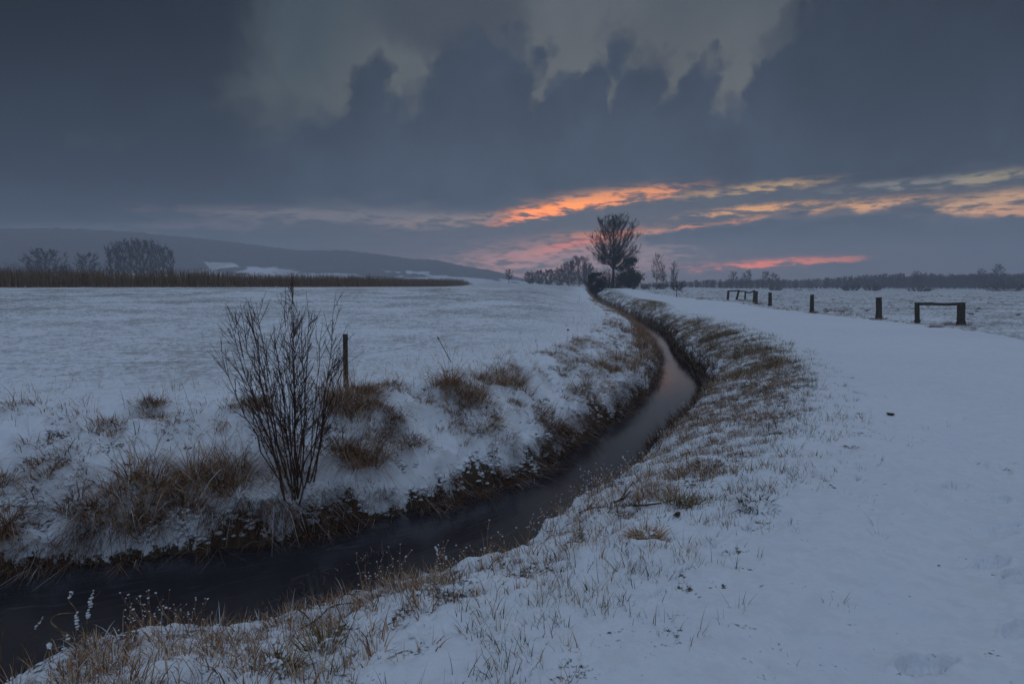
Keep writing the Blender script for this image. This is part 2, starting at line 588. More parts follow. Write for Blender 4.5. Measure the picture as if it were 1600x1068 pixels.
def bark_material(name, c1, c2, scale=14.0, stretch=0.12, bump=0.02):
    m, g, b = new_mat(name)
    tc = g.node('ShaderNodeTexCoord')
    sp = g.node('ShaderNodeSeparateXYZ')
    g.nt.links.new(tc.outputs['Object'], sp.inputs[0])
    v = g.vec(sp.outputs[0], sp.outputs[1], g.m('MULTIPLY', sp.outputs[2], stretch))
    n = g.noise(v, scale, 5, 0.65)
    n2 = g.noise(tc.outputs['Object'], scale * 0.3, 4, 0.6)
    f = g.m('ADD', g.m('MULTIPLY', n, 0.7), g.m('MULTIPLY', n2, 0.3))
    g.nt.links.new(g.mix(g.ss(f, 0.32, 0.68), c1, c2), b.inputs['Base Color'])
    b.inputs['Roughness'].default_value = 0.85
    b.inputs['Specular IOR Level'].default_value = 0.15
    bp = g.node('ShaderNodeBump')
    bp.inputs['Strength'].default_value = 0.8
    bp.inputs['Distance'].default_value = bump
    g.nt.links.new(n, bp.inputs['Height'])
    g.nt.links.new(bp.outputs[0], b.inputs['Normal'])
    return m


M_GROUND = ground_material()
M_SNOW = snow_material()
M_WATER = water_material()
M_POST = bark_material('weathered_oak', (0.030, 0.026, 0.022), (0.13, 0.108, 0.085), 40.0, 0.08, 0.012)
M_BARK = bark_material('grey_bark', (0.030, 0.026, 0.024), (0.075, 0.066, 0.060), 3.0, 0.3, 0.05)
M_BIRCH = bark_material('birch_bark', (0.05, 0.045, 0.042), (0.22, 0.21, 0.20), 3.0, 1.5, 0.02)
M_STEM = bark_material('shrub_bark', (0.060, 0.032, 0.024), (0.15, 0.082, 0.060), 30.0, 0.3, 0.004)
M_TWIG = bark_material('twig_bark', (0.035, 0.026, 0.024), (0.070, 0.052, 0.048), 3.0, 0.5, 0.01)
M_EVERGREEN = tint_mat('dark_evergreen', [(0.0, (0.018, 0.024, 0.018)), (1.0, (0.045, 0.052, 0.034))])
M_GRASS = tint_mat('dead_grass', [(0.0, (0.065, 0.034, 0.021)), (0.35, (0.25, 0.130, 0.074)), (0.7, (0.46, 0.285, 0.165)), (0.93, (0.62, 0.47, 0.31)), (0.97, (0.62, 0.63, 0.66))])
M_OCHRE = tint_mat('ochre_grass', [(0.0, (0.07, 0.047, 0.022)), (0.5, (0.24, 0.165, 0.080)), (0.93, (0.42, 0.31, 0.17)), (0.97, (0.60, 0.61, 0.62))])
M_GREEN = tint_mat('winter_grass', [(0.0, (0.020, 0.025, 0.014)), (0.5, (0.075, 0.072, 0.040)), (0.93, (0.22, 0.17, 0.10)), (0.97, (0.58, 0.60, 0.63))])
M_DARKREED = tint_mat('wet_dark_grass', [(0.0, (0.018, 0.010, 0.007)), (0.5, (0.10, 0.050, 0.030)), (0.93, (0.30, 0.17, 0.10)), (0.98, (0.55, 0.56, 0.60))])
M_MAIZE = tint_mat('dry_maize', [(0.0, (0.085, 0.052, 0.030)), (0.5, (0.20, 0.130, 0.075)), (1.0, (0.33, 0.23, 0.14))])

# =====================================================================  TERRAIN
ZW = -1.2     # water below the bank tops
LE = [at(*p, ZW) for p in [(-420, 930), (-200, 905), (0, 893), (120, 886), (205, 876), (300, 862), (430, 848), (505, 832), (560, 815), (620, 806), (690, 792), (745, 772),
                           (810, 754), (852, 734), (900, 692), (938, 668), (975, 646), (1005, 616), (1022, 596), (1028, 575), (1026, 550)]]
LE = np.array([(-14, 2.6), (-10, 4.2)] + [tuple(p) for p in LE] + [(8.35, 40), (10.2, 60), (14.0, 100), (22.5, 180), (30, 260)])
lip = [(-500, 1260, -.6), (-250, 1150, -.6), (0, 1052, -.58), (70, 1030, -.58), (150, 996, -.55), (300, 972, -.55), (470, 938, -.55), (600, 906, -.55), (700, 884, -.55), (800, 850, -.55),
       (852, 815, -.58), (900, 785, -.6), (960, 752, -.62), (1000, 728, -.68)]
lipw = np.array([at(*p) for p in lip])
lt = np.gradient(lipw, axis=0)
lt /= np.linalg.norm(lt, axis=1)[:, None]
RE_near = lipw + np.stack([-lt[:, 1], lt[:, 0]], 1) * 0.40
RE_far = [at(*p, ZW) for p in [(1062, 668), (1082, 642), (1094, 618), (1094, 598), (1077, 574), (1054, 552)]]
RE = np.array([(-14, -0.4), (-9, 0.9)] + [tuple(p) for p in RE_near[1:]] + [tuple(p) for p in RE_far] + [(9.7, 40), (11.5, 60), (15.3, 100), (23.8, 180), (31.3, 260)])
LE = catmull(LE, 5)
RE = catmull(RE, 5)
CREEK = np.vstack([LE, RE[::-1]])
PATH_L = np.array([at(*p, 0.0) for p in [(560, 1300), (800, 1068), (1000, 950), (1150, 832), (1250, 762), (1325, 690), (1335, 630), (1310, 580), (1240, 540), (1150, 507), (1060, 483)]]
                  + [(15.5, 62), (19.5, 100), (28, 170), (36, 260)])
PATH_L = np.vstack([[(-6, -1.0)], PATH_L])
PATH_L = catmull(PATH_L, 4)
PATH_R = np.array([(2.2, -6), (6.5, 0), (10.5, 8)] + [tuple(at(*p, 0.0)) for p in [(1700, 560), (1540, 522), (1380, 503), (1270, 491), (1190, 481), (1130, 471)]] + [(24.5, 100), (33, 170), (41, 260)])
PATH_R = catmull(PATH_R, 4)
PATH_POLY = np.vstack([PATH_L, PATH_R[::-1]])


def base_h(x, y):
    d = np.hypot(x, y)
    b = np.arctan2(x, y)
    Lf = sstep(b, 0.13, 0.0)
    left = 1.45 * sstep(d, 14, 75) * Lf + 1.7 * sstep(d, 150, 350) * Lf
    mid = 1.0 * sstep(d, 70, 190) * (1 - Lf) * sstep(b, 0.42, 0.24)
    right = -0.55 * sstep(d, 60, 350) * sstep(b, 0.24, 0.45)
    return left + mid + right


LP_S = [-9, 0, .07, .16, .38, .75, 1.2, 1.7, 2.1, 2.7, 99]
LP_Z = [-1.28, -1.26, -1.10, -.98, -.78, -.55, -.29, -.08, .03, 0., 0.]
RP_S = [-9, 0, .14, .30, .46, 1.0, 1.6, 2.2, 2.8, 99]
RP_Z = [-1.28, -1.26, -1.00, -.76, -.63, -.40, -.17, -.03, 0., 0.]

PRINTS = [  # px, py, heading(deg from +y, clockwise), sharpness
    (1440, 1047, 75, 1.0), (1590, 1000, 60, .8), (1548, 886, 70, .9), (1588, 912, 50, .9), (1570, 838, 50, .5), (1492, 766, 65, .7), (1563, 786, 40, .7),
    (1598, 832, 40, .7), (1485, 702, 20, .5), (1527, 729, 10, .6), (1565, 740, 15, .6), (1483, 664, 80, .4), (1497, 655, 60, .5), (1550, 643, 70, .6), (1580, 628, 60, .6), (1440, 574, 60, .4), (1470, 566, 60, .4)]
PRINT_W = [(*at(a, b, 0.0), R(h), s) for a, b, h, s in PRINTS]


def terrain(x, y):
    """height, snow cover, brown-ness, stubble amount, class for arrays x, y"""
    x = np.asarray(x, float)
    y = np.asarray(y, float)
    d = np.hypot(x, y)
    near = d < 300
    dl = np.full(x.shape, 60.0)
    dr = np.full(x.shape, 60.0)
    ins = np.zeros(x.shape, bool)
    pth = np.zeros(x.shape, bool)
    dpl = np.full(x.shape, 60.0)
    if near.any():
        xn, yn = x[near], y[near]
        dl[near] = poly_dist(xn, yn, LE)
        dr[near] = poly_dist(xn, yn, RE)
        ins[near] = in_poly(xn, yn, CREEK)
        pth[near] = in_poly(xn, yn, PATH_POLY)
        dpl[near] = poly_dist(xn, yn, PATH_L)
    left = (dl < dr) | (d >= 300) & (np.arctan2(x, y) < 0.12)
    s = np.minimum(dl, dr)
    # ragged edges, faded with distance
    rag = (fbm(x * 1.7, y * 1.7, 3, 5) - 0.5) * 0.34 + (fbm(x * 6, y * 6, 2, 9) - 0.5) * 0.14 + (fbm(x * 15, y * 15, 2, 11) - 0.5) * 0.07
    sL = np.where(ins, -s, s) + rag * sstep(s, 2.4, 0.3) * 0.9
    sR = np.where(ins, -s, s) + rag * sstep(s, 2.0, 0.3) * 0.6
    prof = np.where(left, np.interp(sL, LP_S, LP_Z), np.interp(sR, RP_S, RP_Z))
    sb = np.where(left, sL, sR)
    z = base_h(x, y) + prof
    slope_zone = sstep(sb, 0.05, 0.35) * sstep(sb, 3.0, 1.6)
    hum = (fbm(x * 1.1 + 9, y * 1.1, 3, 31) - 0.5)
    hum2 = (fbm(x * 3.6, y * 3.6, 3, 41) - 0.5)
    hum3 = (fbm(x * 11, y * 11, 2, 47) - 0.5)
    rough_l = np.where(left, 1.0, 0.55)
    z = z + slope_zone * rough_l * (hum * 0.34 + hum2 * 0.22 + hum3 * 0.07)
    # cover of snow ------------------------------------------------------
    pn = fbm(x * 0.9 + 3, y * 0.9 + 1, 3, 61)
    pf = fbm(x * 4.2, y * 4.2, 3, 71)
    pm = fbm(x * 2.0, y * 2.0, 3, 77)
    covL = 1.02 - 1.0 * sstep(sL, np.maximum(0.08, 0.17 + (pm - .5) * 1.0), 0.02) - 0.46 * sstep(pf * 0.6 + pm * 0.4, 0.46, 0.68) * sstep(sL, 2.4, 1.2)
    covL = np.where(sL > 2.5, 1.0, covL)
    bank_r = sstep(sR, 0.30, 0.5) * sstep(dpl, 0.0, 1.0) * (~pth)
    farr = sstep(y, 5.5, 11)
    covR = 1.0 - 0.9 * sstep(sR, np.maximum(0.24, 0.40 + (pm - .5) * .5), 0.16)
    covR = covR - bank_r * ((0.24 + 0.26 * farr) + (pm - 0.5) * 0.45 + (pf - 0.5) * 0.8)
    edge = sstep(dpl, 0.9, 0.0) * (~pth)
    covR = np.where(pth, 1.0 - 0.30 * sstep(dpl, 0.5, 0.0) * sstep(pf, 0.45, 0.7), covR + edge * 0.15)
    cover = np.where(ins & (s > 0.02), 0.0, np.where(left, covL, covR))
    right_mead = (~left) & (~pth) & (sR > 4.0)
    cover = np.where(right_mead, 0.98 - 0.9 * sstep(pf * .6 + pm * .4, 0.56, 0.74), cover)
    cover = np.clip(cover, -0.3, 1.2)
    z = z + 0.06 * np.clip(cover, 0, 1) * sstep(s, 0.0, 0.2) * (~ins)
    # fields: clods and stubble under the snow
    fld = np.where(left, sstep(sL, 1.8, 3.2), 0.0)
    clod = (fbm(x * 2.6, y * 2.6, 3, 81) - 0.5)
    z = z + fld * (clod * 0.055 + hum3 * 0.02) + np.where(right_mead, hum2 * 0.10 + hum3 * 0.03, 0.0)
    # path: gentle wheel tracks and drift
    pd = np.where(pth, dpl, 0.0)
    ruts = np.exp(-((pd - 1.1) / 0.28) ** 2) + np.exp(-((pd - 2.7) / 0.28) ** 2)
    z = z - np.where(pth, ruts * 0.035 * sstep(pd, 0.2, 0.8), 0.0) + np.where(pth, (fbm(x * 1.4, y * 1.4, 3, 91) - 0.5) * 0.05 + hum3 * 0.006, 0.0)
    for fx, fy, fh, fs in PRINT_W:
        m = (np.abs(x - fx) < 0.4) & (np.abs(y - fy) < 0.4)
        if m.any():
            lx, ly = x[m] - fx, y[m] - fy
            u = lx * math.sin(fh) + ly * math.cos(fh)
            v = lx * math.cos(fh) - ly * math.sin(fh)
            wv = 0.048 + 0.010 * np.sin(u * 18 + 1.2)
            q = np.sqrt((u / 0.145) ** 2 + (v / wv) ** 2)
            q = q + (fbm(x[m] * 16, y[m] * 16, 3, 95) - .5) * 0.8
            dep = sstep(q, 1.12, 0.78)
            rimq = np.exp(-((q - 1.28) / 0.16) ** 2)
            tread = 0.007 * np.sin(u * 150 + 3 * v * 60)
            z[m] += fs * (-0.042 * dep * (0.6 + 0.5 * fbm(x[m] * 12, y[m] * 12, 2, 98)) + 0.010 * rimq + tread * dep)
            cover[m] -= fs * sstep(q, 1.25, 1.0) * sstep(q, .55, .85) * 0.62 * sstep(v, 0.0, 0.03) * sstep(fbm(x[m] * 14, y[m] * 14, 2, 97), 0.34, .52)  # dark arc along one edge: the print's shade, painted by thinning the cover
    warm = np.clip(sstep(sb, 0.9, 0.25) + np.where(left, 0.5, 0.15 + 0.35 * pn), 0, 1)
    speck = np.where(left, sstep(sL, 1.5, 6), np.where(pth, 0.10, np.where(right_mead, 1.0, 0.2)))
    speck = speck * np.where(pth, 1, 0.6 + 0.4 * sstep(d, 10, 60))
    cls = np.where(ins | (s < 0.001), 1, np.where(pth, 2, np.where(left, np.where(sL < 2.3, 1, 0), np.where((sR > 4.2), 3, 1))))
    return z, cover, warm, speck, cls


def zt(x, y):
    return float(terrain(np.array([x], float), np.array([y], float))[0][0])


def ground_at(px, py, dmax=900.0):
    """point where the line of sight through a pixel meets the ground"""
    d = pix_dir(px, py)
    t = np.geomspace(1.5, dmax, 1400)
    X, Y, Z = d[0] * t, d[1] * t, EYE + d[2] * t
    h = terrain(X, Y)[0]
    i = np.argmax(Z < h)
    if not (Z < h).any():
        i = len(t) - 1
    return np.array([X[i], Y[i], h[i]])


def place(px, dist):
    """point on the ground in the direction of a pixel column at a given distance ahead"""
    x = (px - 800) / 950 * dist * math.cos(PITCH)
    return np.array([x, dist, zt(x, dist)])


def build_terrain():
    rows = list(np.linspace(0.25, 1.9, 10))
    r = 1.9
    while r < 12:
        r *= 1.0052
        rows.append(r)
    while r < 42:
        r *= 1.0095
        rows.append(r)
    while r < 1500:
        r *= 1.036
        rows.append(min(r, 1500))
    rows = np.array(rows)
    dense = np.arange(-46, 46.01, 0.112)
    coarse = np.concatenate([np.arange(47, 60, 1.0), np.arange(60, 180, 4.0)])
    ang = np.concatenate([-coarse[::-1], dense, coarse])
    ang = np.append(ang, 180.0)
    A, Rr = np.meshgrid(np.radians(ang), rows)
    X, Y = (np.sin(A) * Rr), (np.cos(A) * Rr)
    sh = X.shape
    z, cov, warm, spk, cls = terrain(X.ravel(), Y.ravel())
    V = np.stack([X.ravel(), Y.ravel(), z], 1)
    nr, nc = sh
    idx = np.arange(nr * nc).reshape(sh)
    nxt = np.roll(idx, -1, axis=1)
    q = np.stack([idx[:-1], nxt[:-1], nxt[1:], idx[1:]], -1).reshape(-1, 4)[:, ::-1]
    # vertex normals of the whole sheet, so that the split pieces shade as one
    fn = np.cross(V[q[:, 2]] - V[q[:, 0]], V[q[:, 3]] - V[q[:, 1]])
    vn = np.zeros_like(V)
    for k in range(4):
        for c in range(3):
            vn[:, c] += np.bincount(q[:, k], fn[:, c], len(V))
    vn /= np.linalg.norm(vn, axis=1)[:, None] + 1e-12
    if vn[:, 2].mean() < 0:
        vn = -vn
        q = q[:, ::-1]
    fc = np.max(cls[q], axis=1)
    fc = np.where((cls[q] == 1).any(1), 1, fc)
    for c, name in ((0, 'field'), (1, 'creek_bank'), (2, 'path'), (3, 'meadow')):
        qq = q[fc == c]
        tri = None
        used = np.unique(qq)
        remap = np.full(len(V), -1)
        remap[used] = np.arange(len(used))
        me = mesh_np(name, V[used], remap[qq], tri, True, M_GROUND,
                     dict(cover=cov[used], warm=warm[used], speck=spk[used]), vn[used])
        tag(link(name, me), kind='structure')
    # small cap under the tripod, closes the sheet
    inner = idx[0]
    Vc = np.vstack([V[inner], [[0, 0, V[inner, 2].mean()]]])
    n = len(inner)
    t = np.array([[i, (i + 1) % n, n] for i in range(n)])
    me = mesh_np('ground', Vc, None, t, True, M_GROUND, dict(cover=np.ones(n + 1), warm=np.zeros(n + 1), speck=np.zeros(n + 1)))
    tag(link('ground', me), kind='structure')


build_terrain()


def build_water():
    n = 260
    def resample(P):
        s = np.concatenate([[0], np.cumsum(np.linalg.norm(np.diff(P, axis=0), axis=1))])
        w = s / s[-1]
        t = np.linspace(0, 1, n) ** 1.6
        return np.stack([np.interp(t, w, P[:, 0]), np.interp(t, w, P[:, 1])], 1)
    a, b = resample(LE), resample(RE)
    m = 9
    V, al, ac = [], [], []
    L = np.concatenate([[0], np.cumsum(np.linalg.norm(np.diff((a + b) / 2, axis=0), axis=1))])
    for i in range(n):
        w = b[i] - a[i]
        wl = np.linalg.norm(w)
        for j in range(m):
            k = -0.25 + 1.5 * j / (m - 1)
            p = a[i] + w * k
            V.append((p[0], p[1], 0))
            al.append(L[i])
            ac.append(k * wl)
    V = np.array(V)
    c = (a + b) / 2
    zb = base_h(c[:, 0], c[:, 1]) + ZW
    V[:, 2] = np.repeat(zb, m)
    idx = np.arange(n * m).reshape(n, m)
    q = np.stack([idx[:-1, :-1], idx[:-1, 1:], idx[1:, 1:], idx[1:, :-1]], -1).reshape(-1, 4)
    me = mesh_np('water', V, q, None, True, M_WATER, dict(along=np.array(al), across=np.array(ac)))
    tag(link('water', me), kind='structure')


build_water()

# ---------------------------------------------------------------- hills
def build_hills():
    prof = [(-700, 385), (-300, 372), (0, 367), (100, 366), (200, 370), (300, 379), (400, 390), (470, 399), (535, 398), (600, 405), (645, 412), (680, 413), (720, 422), (760, 428), (800, 437), (840, 443), (900, 447)]
    bx = np.array([math.atan((p[0] - 800) / 950) for p in prof])
    el = np.array([math.tan(pix_ang(*p)[1]) for p in prof])
    B = np.linspace(R(-75), R(6), 620)
    Dm = 1230.0
    ridge = np.interp(B, bx, el, left=0.0) * Dm + EYE
    ridge *= sstep(B, R(-75), R(-58))
    D = np.concatenate([np.linspace(760, 1000, 22), np.linspace(1005, 1260, 46), np.linspace(1270, 1440, 10)])
    BB, DD = np.meshgrid(B, D)
    t = np.clip((DD - 760) / (Dm - 760), 0, 1)
    shape = np.where(DD <= Dm, 0.20 * sstep(t, 0, 0.5) + 0.80 * sstep(t, 0.30, 1.0), 1 - 0.5 * sstep(DD, Dm, 1440))
    X, Y = np.sin(BB) * DD, np.cos(BB) * DD
    Z = base_h(X, Y) + ridge[None, :] * shape - 0.3
    big = fbm(X * 0.006, Y * 0.006, 4, 201)
    Z = Z + (big - 0.5) * 10 * shape * sstep(t, 0.9, 0.5)
    wood = sstep(t + (fbm(X * .012, Y * .012, 4, 205) - .5) * 0.5, 0.38, 0.46)
    wood = np.clip(wood, 0, 1)
    Z = Z + wood * (3.0 + 4.5 * fbm(X * 0.11, Y * 0.11, 3, 211)) * sstep(ridge[None, :], 2, 20)
    V = np.stack([X.ravel(), Y.ravel(), Z.ravel()], 1)
    nr, nc = X.shape
    idx = np.arange(nr * nc).reshape(nr, nc)
    q = np.stack([idx[:-1, :-1], idx[:-1, 1:], idx[1:, 1:], idx[1:, :-1]], -1).reshape(-1, 4)
    m, g, b = new_mat('wooded_hillside')
    geo = g.node('ShaderNodeNewGeometry')
    w = g.node('ShaderNodeAttribute', attribute_name='wood').outputs['Fac']
    n = g.noise(geo.outputs['Position'], 0.09, 5, 0.65)
    n2 = g.noise(geo.outputs['Position'], 0.012, 4, 0.6)
    forest = g.mix(n, (0.020, 0.018, 0.020), (0.085, 0.078, 0.078))
    mead = g.mix(g.ss(n2, 0.42, 0.62), (0.72, 0.75, 0.80), (0.45, 0.45, 0.46))
    g.nt.links.new(g.mix(g.ss(g.m('ADD', w, g.m('MULTIPLY', g.m('SUBTRACT', n, 0.5), 0.5)), 0.35, 0.6), mead, forest), b.inputs['Base Color'])
    b.inputs['Roughness'].default_value = 0.95
    me = mesh_np('hill', V, q, None, True, m, dict(wood=wood.ravel()))
    tag(link('hill', me), kind='structure')
    return float(Z.max())


HILL_TOP = build_hills()

# =====================================================================  branches and trees
def tubes(segs, sides=3):
    """segs: (n, 8) p0 p1 r0 r1 -> open prisms"""
    S = np.asarray(segs, float)
    p0, p1, r0, r1 = S[:, :3], S[:, 3:6], S[:, 6], S[:, 7]
    ax = p1 - p0
    ax /= np.linalg.norm(ax, axis=1)[:, None] + 1e-9
    ref = np.where(np.abs(ax[:, 2:3]) > 0.9, np.array([[1.0, 0, 0]]), np.array([[0, 0, 1.0]]))
    u = np.cross(ax, ref)
    u /= np.linalg.norm(u, axis=1)[:, None] + 1e-9
    v = np.cross(ax, u)
    n = len(S)
    a = np.arange(sides) * 2 * math.pi / sides
    ring = u[:, None, :] * np.cos(a)[None, :, None] + v[:, None, :] * np.sin(a)[None, :, None]
    V = np.concatenate([p0[:, None] + ring * r0[:, None, None], p1[:, None] + ring * r1[:, None, None]], 1)
    base = (np.arange(n) * 2 * sides)[:, None]
    q = []
    for k in range(sides):
        k2 = (k + 1) % sides
        q.append(np.concatenate([base + k, base + k2, base + sides + k2, base + sides + k], 1))
    return V.reshape(-1, 3), np.stack(q, 1).reshape(-1, 4)


def unit(v):
    v = np.asarray(v, float)
    return v / (np.linalg.norm(v) + 1e-9)


def limb(rng, p, d, L, r0, r1, n, up=0.0, wig=0.1):
    pts = [np.array(p, float)]
    d = unit(d)
    for i in range(n):
        d = unit(d + rng.normal(0, wig, 3) + np.array([0, 0, up / n]))
        pts.append(pts[-1] + d * L / n)
    rad = np.linspace(r0, r1, n + 1)
    return np.array(pts), rad


def to_segs(pts, rad):
    return [np.concatenate([pts[i], pts[i + 1], [rad[i], rad[i + 1]]]) for i in range(len(pts) - 1)]


def bare_tree(seed, H, env, cb=0.25, n_limb=24, n_sub=7, n_twig=6, r_trunk=0.3, r_twig=0.02, rise=0.9, sway=0.03, leader=1.0, twig_len=0.10):
    """trunk and crown segments of a leafless tree; env(t) = crown radius / H at height fraction t"""
    rng = np.random.RandomState(seed)
    nT = 9
    hs = np.linspace(0, H * leader, nT)
    T = np.stack([np.cumsum(rng.normal(0, sway * H / nT, nT)), np.cumsum(rng.normal(0, sway * H / nT, nT)), hs], 1)
    T[0] = 0
    tr = r_trunk * (1 - 0.93 * np.linspace(0, 1, nT) ** 0.8)
    tr[0] *= 1.25
    T[0, 2] = -0.4
    trunk = to_segs(T, tr)
    crown = []
    for i in range(n_limb):
        f = (i + rng.uniform(0, 0.9)) / n_limb
        te = cb + 0.06 + (0.975 - cb - 0.06) * (1 - (1 - f) ** 1.25)
        t = max(cb * rng.uniform(0.9, 1.55), te - env(te) * rise * rng.uniform(0.8, 1.2) - 0.03)
        az = i * 2.39996 + rng.uniform(-.4, .4)
        p = np.array([np.interp(t * H, hs, T[:, k]) for k in range(3)])
        Rr = H * env(te) * (rng.uniform(0.35, 1.0) ** 0.35 if seed == 4 else rng.uniform(0.75, 1.08))
        end = np.array([math.cos(az) * Rr, math.sin(az) * Rr, te * H * rng.uniform(.96, 1.03) - p[2]])
        L = np.linalg.norm(end) * 1.02
        r0 = max(np.interp(t * H, hs, tr) * 0.55, r_twig * 1.4)
        d0 = unit(end - np.array([0, 0, 0.35 * L * 0.3]))
        pts, rad = limb(rng, p, d0, L, r0, r_twig * 1.2, 5, up=0.45 * rise, wig=0.07)
        crown += to_segs(pts, rad)
        for j in range(n_sub):
            u = rng.uniform(0.22, 1.0)
            k = u * 5
            k0 = min(int(k), 4)
            q = pts[k0] + (pts[k0 + 1] - pts[k0]) * (k - k0)
            dl = unit(pts[k0 + 1] - pts[k0])
            dd = unit(dl + rng.normal(0, 0.55, 3) + np.array([0, 0, 0.25]))
            Ls = L * rng.uniform(0.22, 0.42) * (1.15 - 0.6 * u)
            rs = max(np.interp(k, range(6), rad) * 0.6, r_twig)
            sp, sr = limb(rng, q, dd, Ls, rs, r_twig * 0.8, 3, up=0.3, wig=0.12)
            crown += to_segs(sp, sr)
            for w in range(n_twig):
                u2 = rng.uniform(0.15, 1.0)
                k2 = u2 * 3
                kk = min(int(k2), 2)
                q2 = sp[kk] + (sp[kk + 1] - sp[kk]) * (k2 - kk)
                d2 = unit(unit(sp[kk + 1] - sp[kk]) + rng.normal(0, 0.6, 3) + np.array([0, 0, 0.25]))
                Lt = H * twig_len * rng.uniform(0.4, 1.0)
                crown.append(np.concatenate([q2, q2 + d2 * Lt, [r_twig * 0.9, r_twig * 0.35]]))
    return np.array(trunk), np.array(crown)


def egg(base, peak, wide, top=1.0):
    """crown outline: radius fraction over height fraction"""
    def f(t):
        if t <= base:
            return wide * 0.35
        if t < peak:
            return wide * (0.35 + 0.65 * math.sin((t - base) / (peak - base) * math.pi / 2))
        return wide * math.sqrt(max(0.02, 1 - ((t - peak) / (top - peak + 1e-6)) ** 2))
    return f


def tree_thing(name, label, cat, pos, segs, group=None, bark=None, crown_mat=None, rot=0.0):
    tr, cr = segs
    root = tag(link(name, None), label, cat, group)
    root.location = pos
    root.rotation_euler = (0, 0, rot)
    v, q = tubes(tr, 7)
    link('trunk', mesh_np('trunk', v, q, None, True, bark or M_BARK), root)
    v, q = tubes(cr, 3)
    link('crown', mesh_np('crown', v, q, None, True, crown_mat or M_TWIG), root)
    return root


# ---- the big poplar with its thicket
pop = place(958, 182)
tree_thing('poplar_tree', 'tall bare broad-crowned tree standing above the dark thicket at the creek end', 'tree', pop,
           bare_tree(4, 21.5, egg(0.16, 0.60, 0.375), 0.27, 84, 11, 12, 0.42, 0.022, 0.95, 0.015, twig_len=0.055))


def thicket(name, label, cat, pos, H, W, seed, n_stem, mat=M_TWIG, r=0.02, group=None, dense=1.0, kind=None, lean=0.9, tw=7):
    """many-stemmed bush without leaves"""
    rng = np.random.RandomState(seed)
    stems, twigs = [], []
    for i in range(n_stem):
        a = rng.uniform(0, 2 * math.pi)
        q = math.sqrt(rng.uniform(0, 1))
        p = np.array([math.cos(a) * q * W * 0.32, math.sin(a) * q * W * 0.32, -0.2])
        d = np.array([math.cos(a) * q * lean * W / H, math.sin(a) * q * lean * W / H, 1.0])
        L = H * rng.uniform(0.75, 1.02) * (1 - 0.28 * q * q)
        pts, rad = limb(rng, p, d, L, r * 1.8, r * 0.6, 4, up=0.3, wig=0.09)
        stems += to_segs(pts, rad)
        for j in range(int(tw * dense)):
            k = rng.uniform(0.4, 4)
            k0 = min(int(k), 3)
            qq = pts[k0] + (pts[k0 + 1] - pts[k0]) * (k - k0)
            dd = unit(unit(pts[k0 + 1] - pts[k0]) + rng.normal(0, 0.6, 3) + [0, 0, 0.2])
            Lt = H * rng.uniform(0.10, 0.30)
            e = qq + dd * Lt
            e[2] = min(e[2], H * 1.03)
            twigs.append(np.concatenate([qq, e, [r * 0.7, r * 0.35]]))
            for w in range(2):
                m = qq + dd * Lt * rng.uniform(0.3, 0.9)
                d3 = unit(dd + rng.normal(0, 0.6, 3))
                twigs.append(np.concatenate([m, m + d3 * Lt * 0.5, [r * 0.55, r * 0.3]]))
    root = tag(link(name, None), label, cat, group, kind)
    root.location = pos
    v, q = tubes(stems, 4)
    tag(link('stems', mesh_np('stems', v, q, None, True, M_BARK), root), kind='stuff')
    v, q = tubes(twigs, 3)
    tag(link('twigs', mesh_np('twigs', v, q, None, True, mat), root), kind='stuff')
    return root


def leafy(name, label, cat, pos, H, W, seed, n=2600, leaf=0.30, top_lean=(0.0, 0.0)):
    """dense evergreen or ivy-clad crown made of leaf sprays round a trunk and limbs"""
    rng = np.random.RandomState(seed)
    tr, cr = bare_tree(seed, H, egg(0.05, 0.45, W / H / 2), 0.08, 16, 4, 2, 0.2, 0.03, 0.4)
    root = tag(link(name, None), label, cat)
    root.location = pos
    v, q = tubes(tr, 6)
    link('trunk', mesh_np('trunk', v, q, None, True, M_BARK), root)
    f = egg(0.0, 0.40, W / H / 2)
    nc = 34
    ct = rng.uniform(0.06, 0.90, nc)
    ca = rng.uniform(0, 2 * math.pi, nc)
    cr_ = np.array([f(a) for a in ct]) * H * rng.uniform(0.30, 0.86, nc)
    cc = np.stack([np.cos(ca) * cr_ + top_lean[0] * ct * H, np.sin(ca) * cr_ + top_lean[1] * ct * H, ct * H], 1)
    cs = H * rng.uniform(0.07, 0.16, nc) * (1.15 - 0.5 * ct)
    k = rng.randint(0, nc, n)
    c = cc[k] + rng.normal(0, 0.62, (n, 3)) * cs[k][:, None] * np.array([1.15, 1.15, 0.8])
    c[:, 2] = np.maximum(c[:, 2], 0.02)
    V, Q, tint = leaf_quads(c, leaf, rng)
    link('foliage', mesh_np('foliage', V, Q, None, False, M_EVERGREEN, dict(tint=tint)), root)
    return root


def leaf_quads(c, size, rng):
    n = len(c)
    a = rng.normal(0, 1, (n, 3))
    a /= np.linalg.norm(a, axis=1)[:, None]
    b = np.cross(a, rng.normal(0, 1, (n, 3)))
    b /= np.linalg.norm(b, axis=1)[:, None]
    s = size * rng.uniform(0.5, 1.2, n)[:, None]
    V = np.stack([c - a * s, c - b * s * .45, c + a * s, c + b * s * .45], 1).reshape(-1, 3)
    return V, np.arange(n * 4).reshape(n, 4), np.repeat(rng.uniform(0, 1, n), 4)


leafy('evergreen_tree', 'dense dark evergreen crowding the right foot of the tall bare tree', 'tree', place(983, 176), 9.0, 8.0, 31, 6000, 0.30, (0.06, 0.0))
leafy('evergreen_bush', 'dark bushy evergreen at the far end of the creek, left of the tall tree', 'bush', place(932, 150), 5.6, 5.4, 33, 3200, 0.26)
thicket('thicket', 'dense leafless thicket under the tall bare tree', 'bush', place(956, 177), 6.2, 9.5, 35, 120, r=0.03, tw=10)

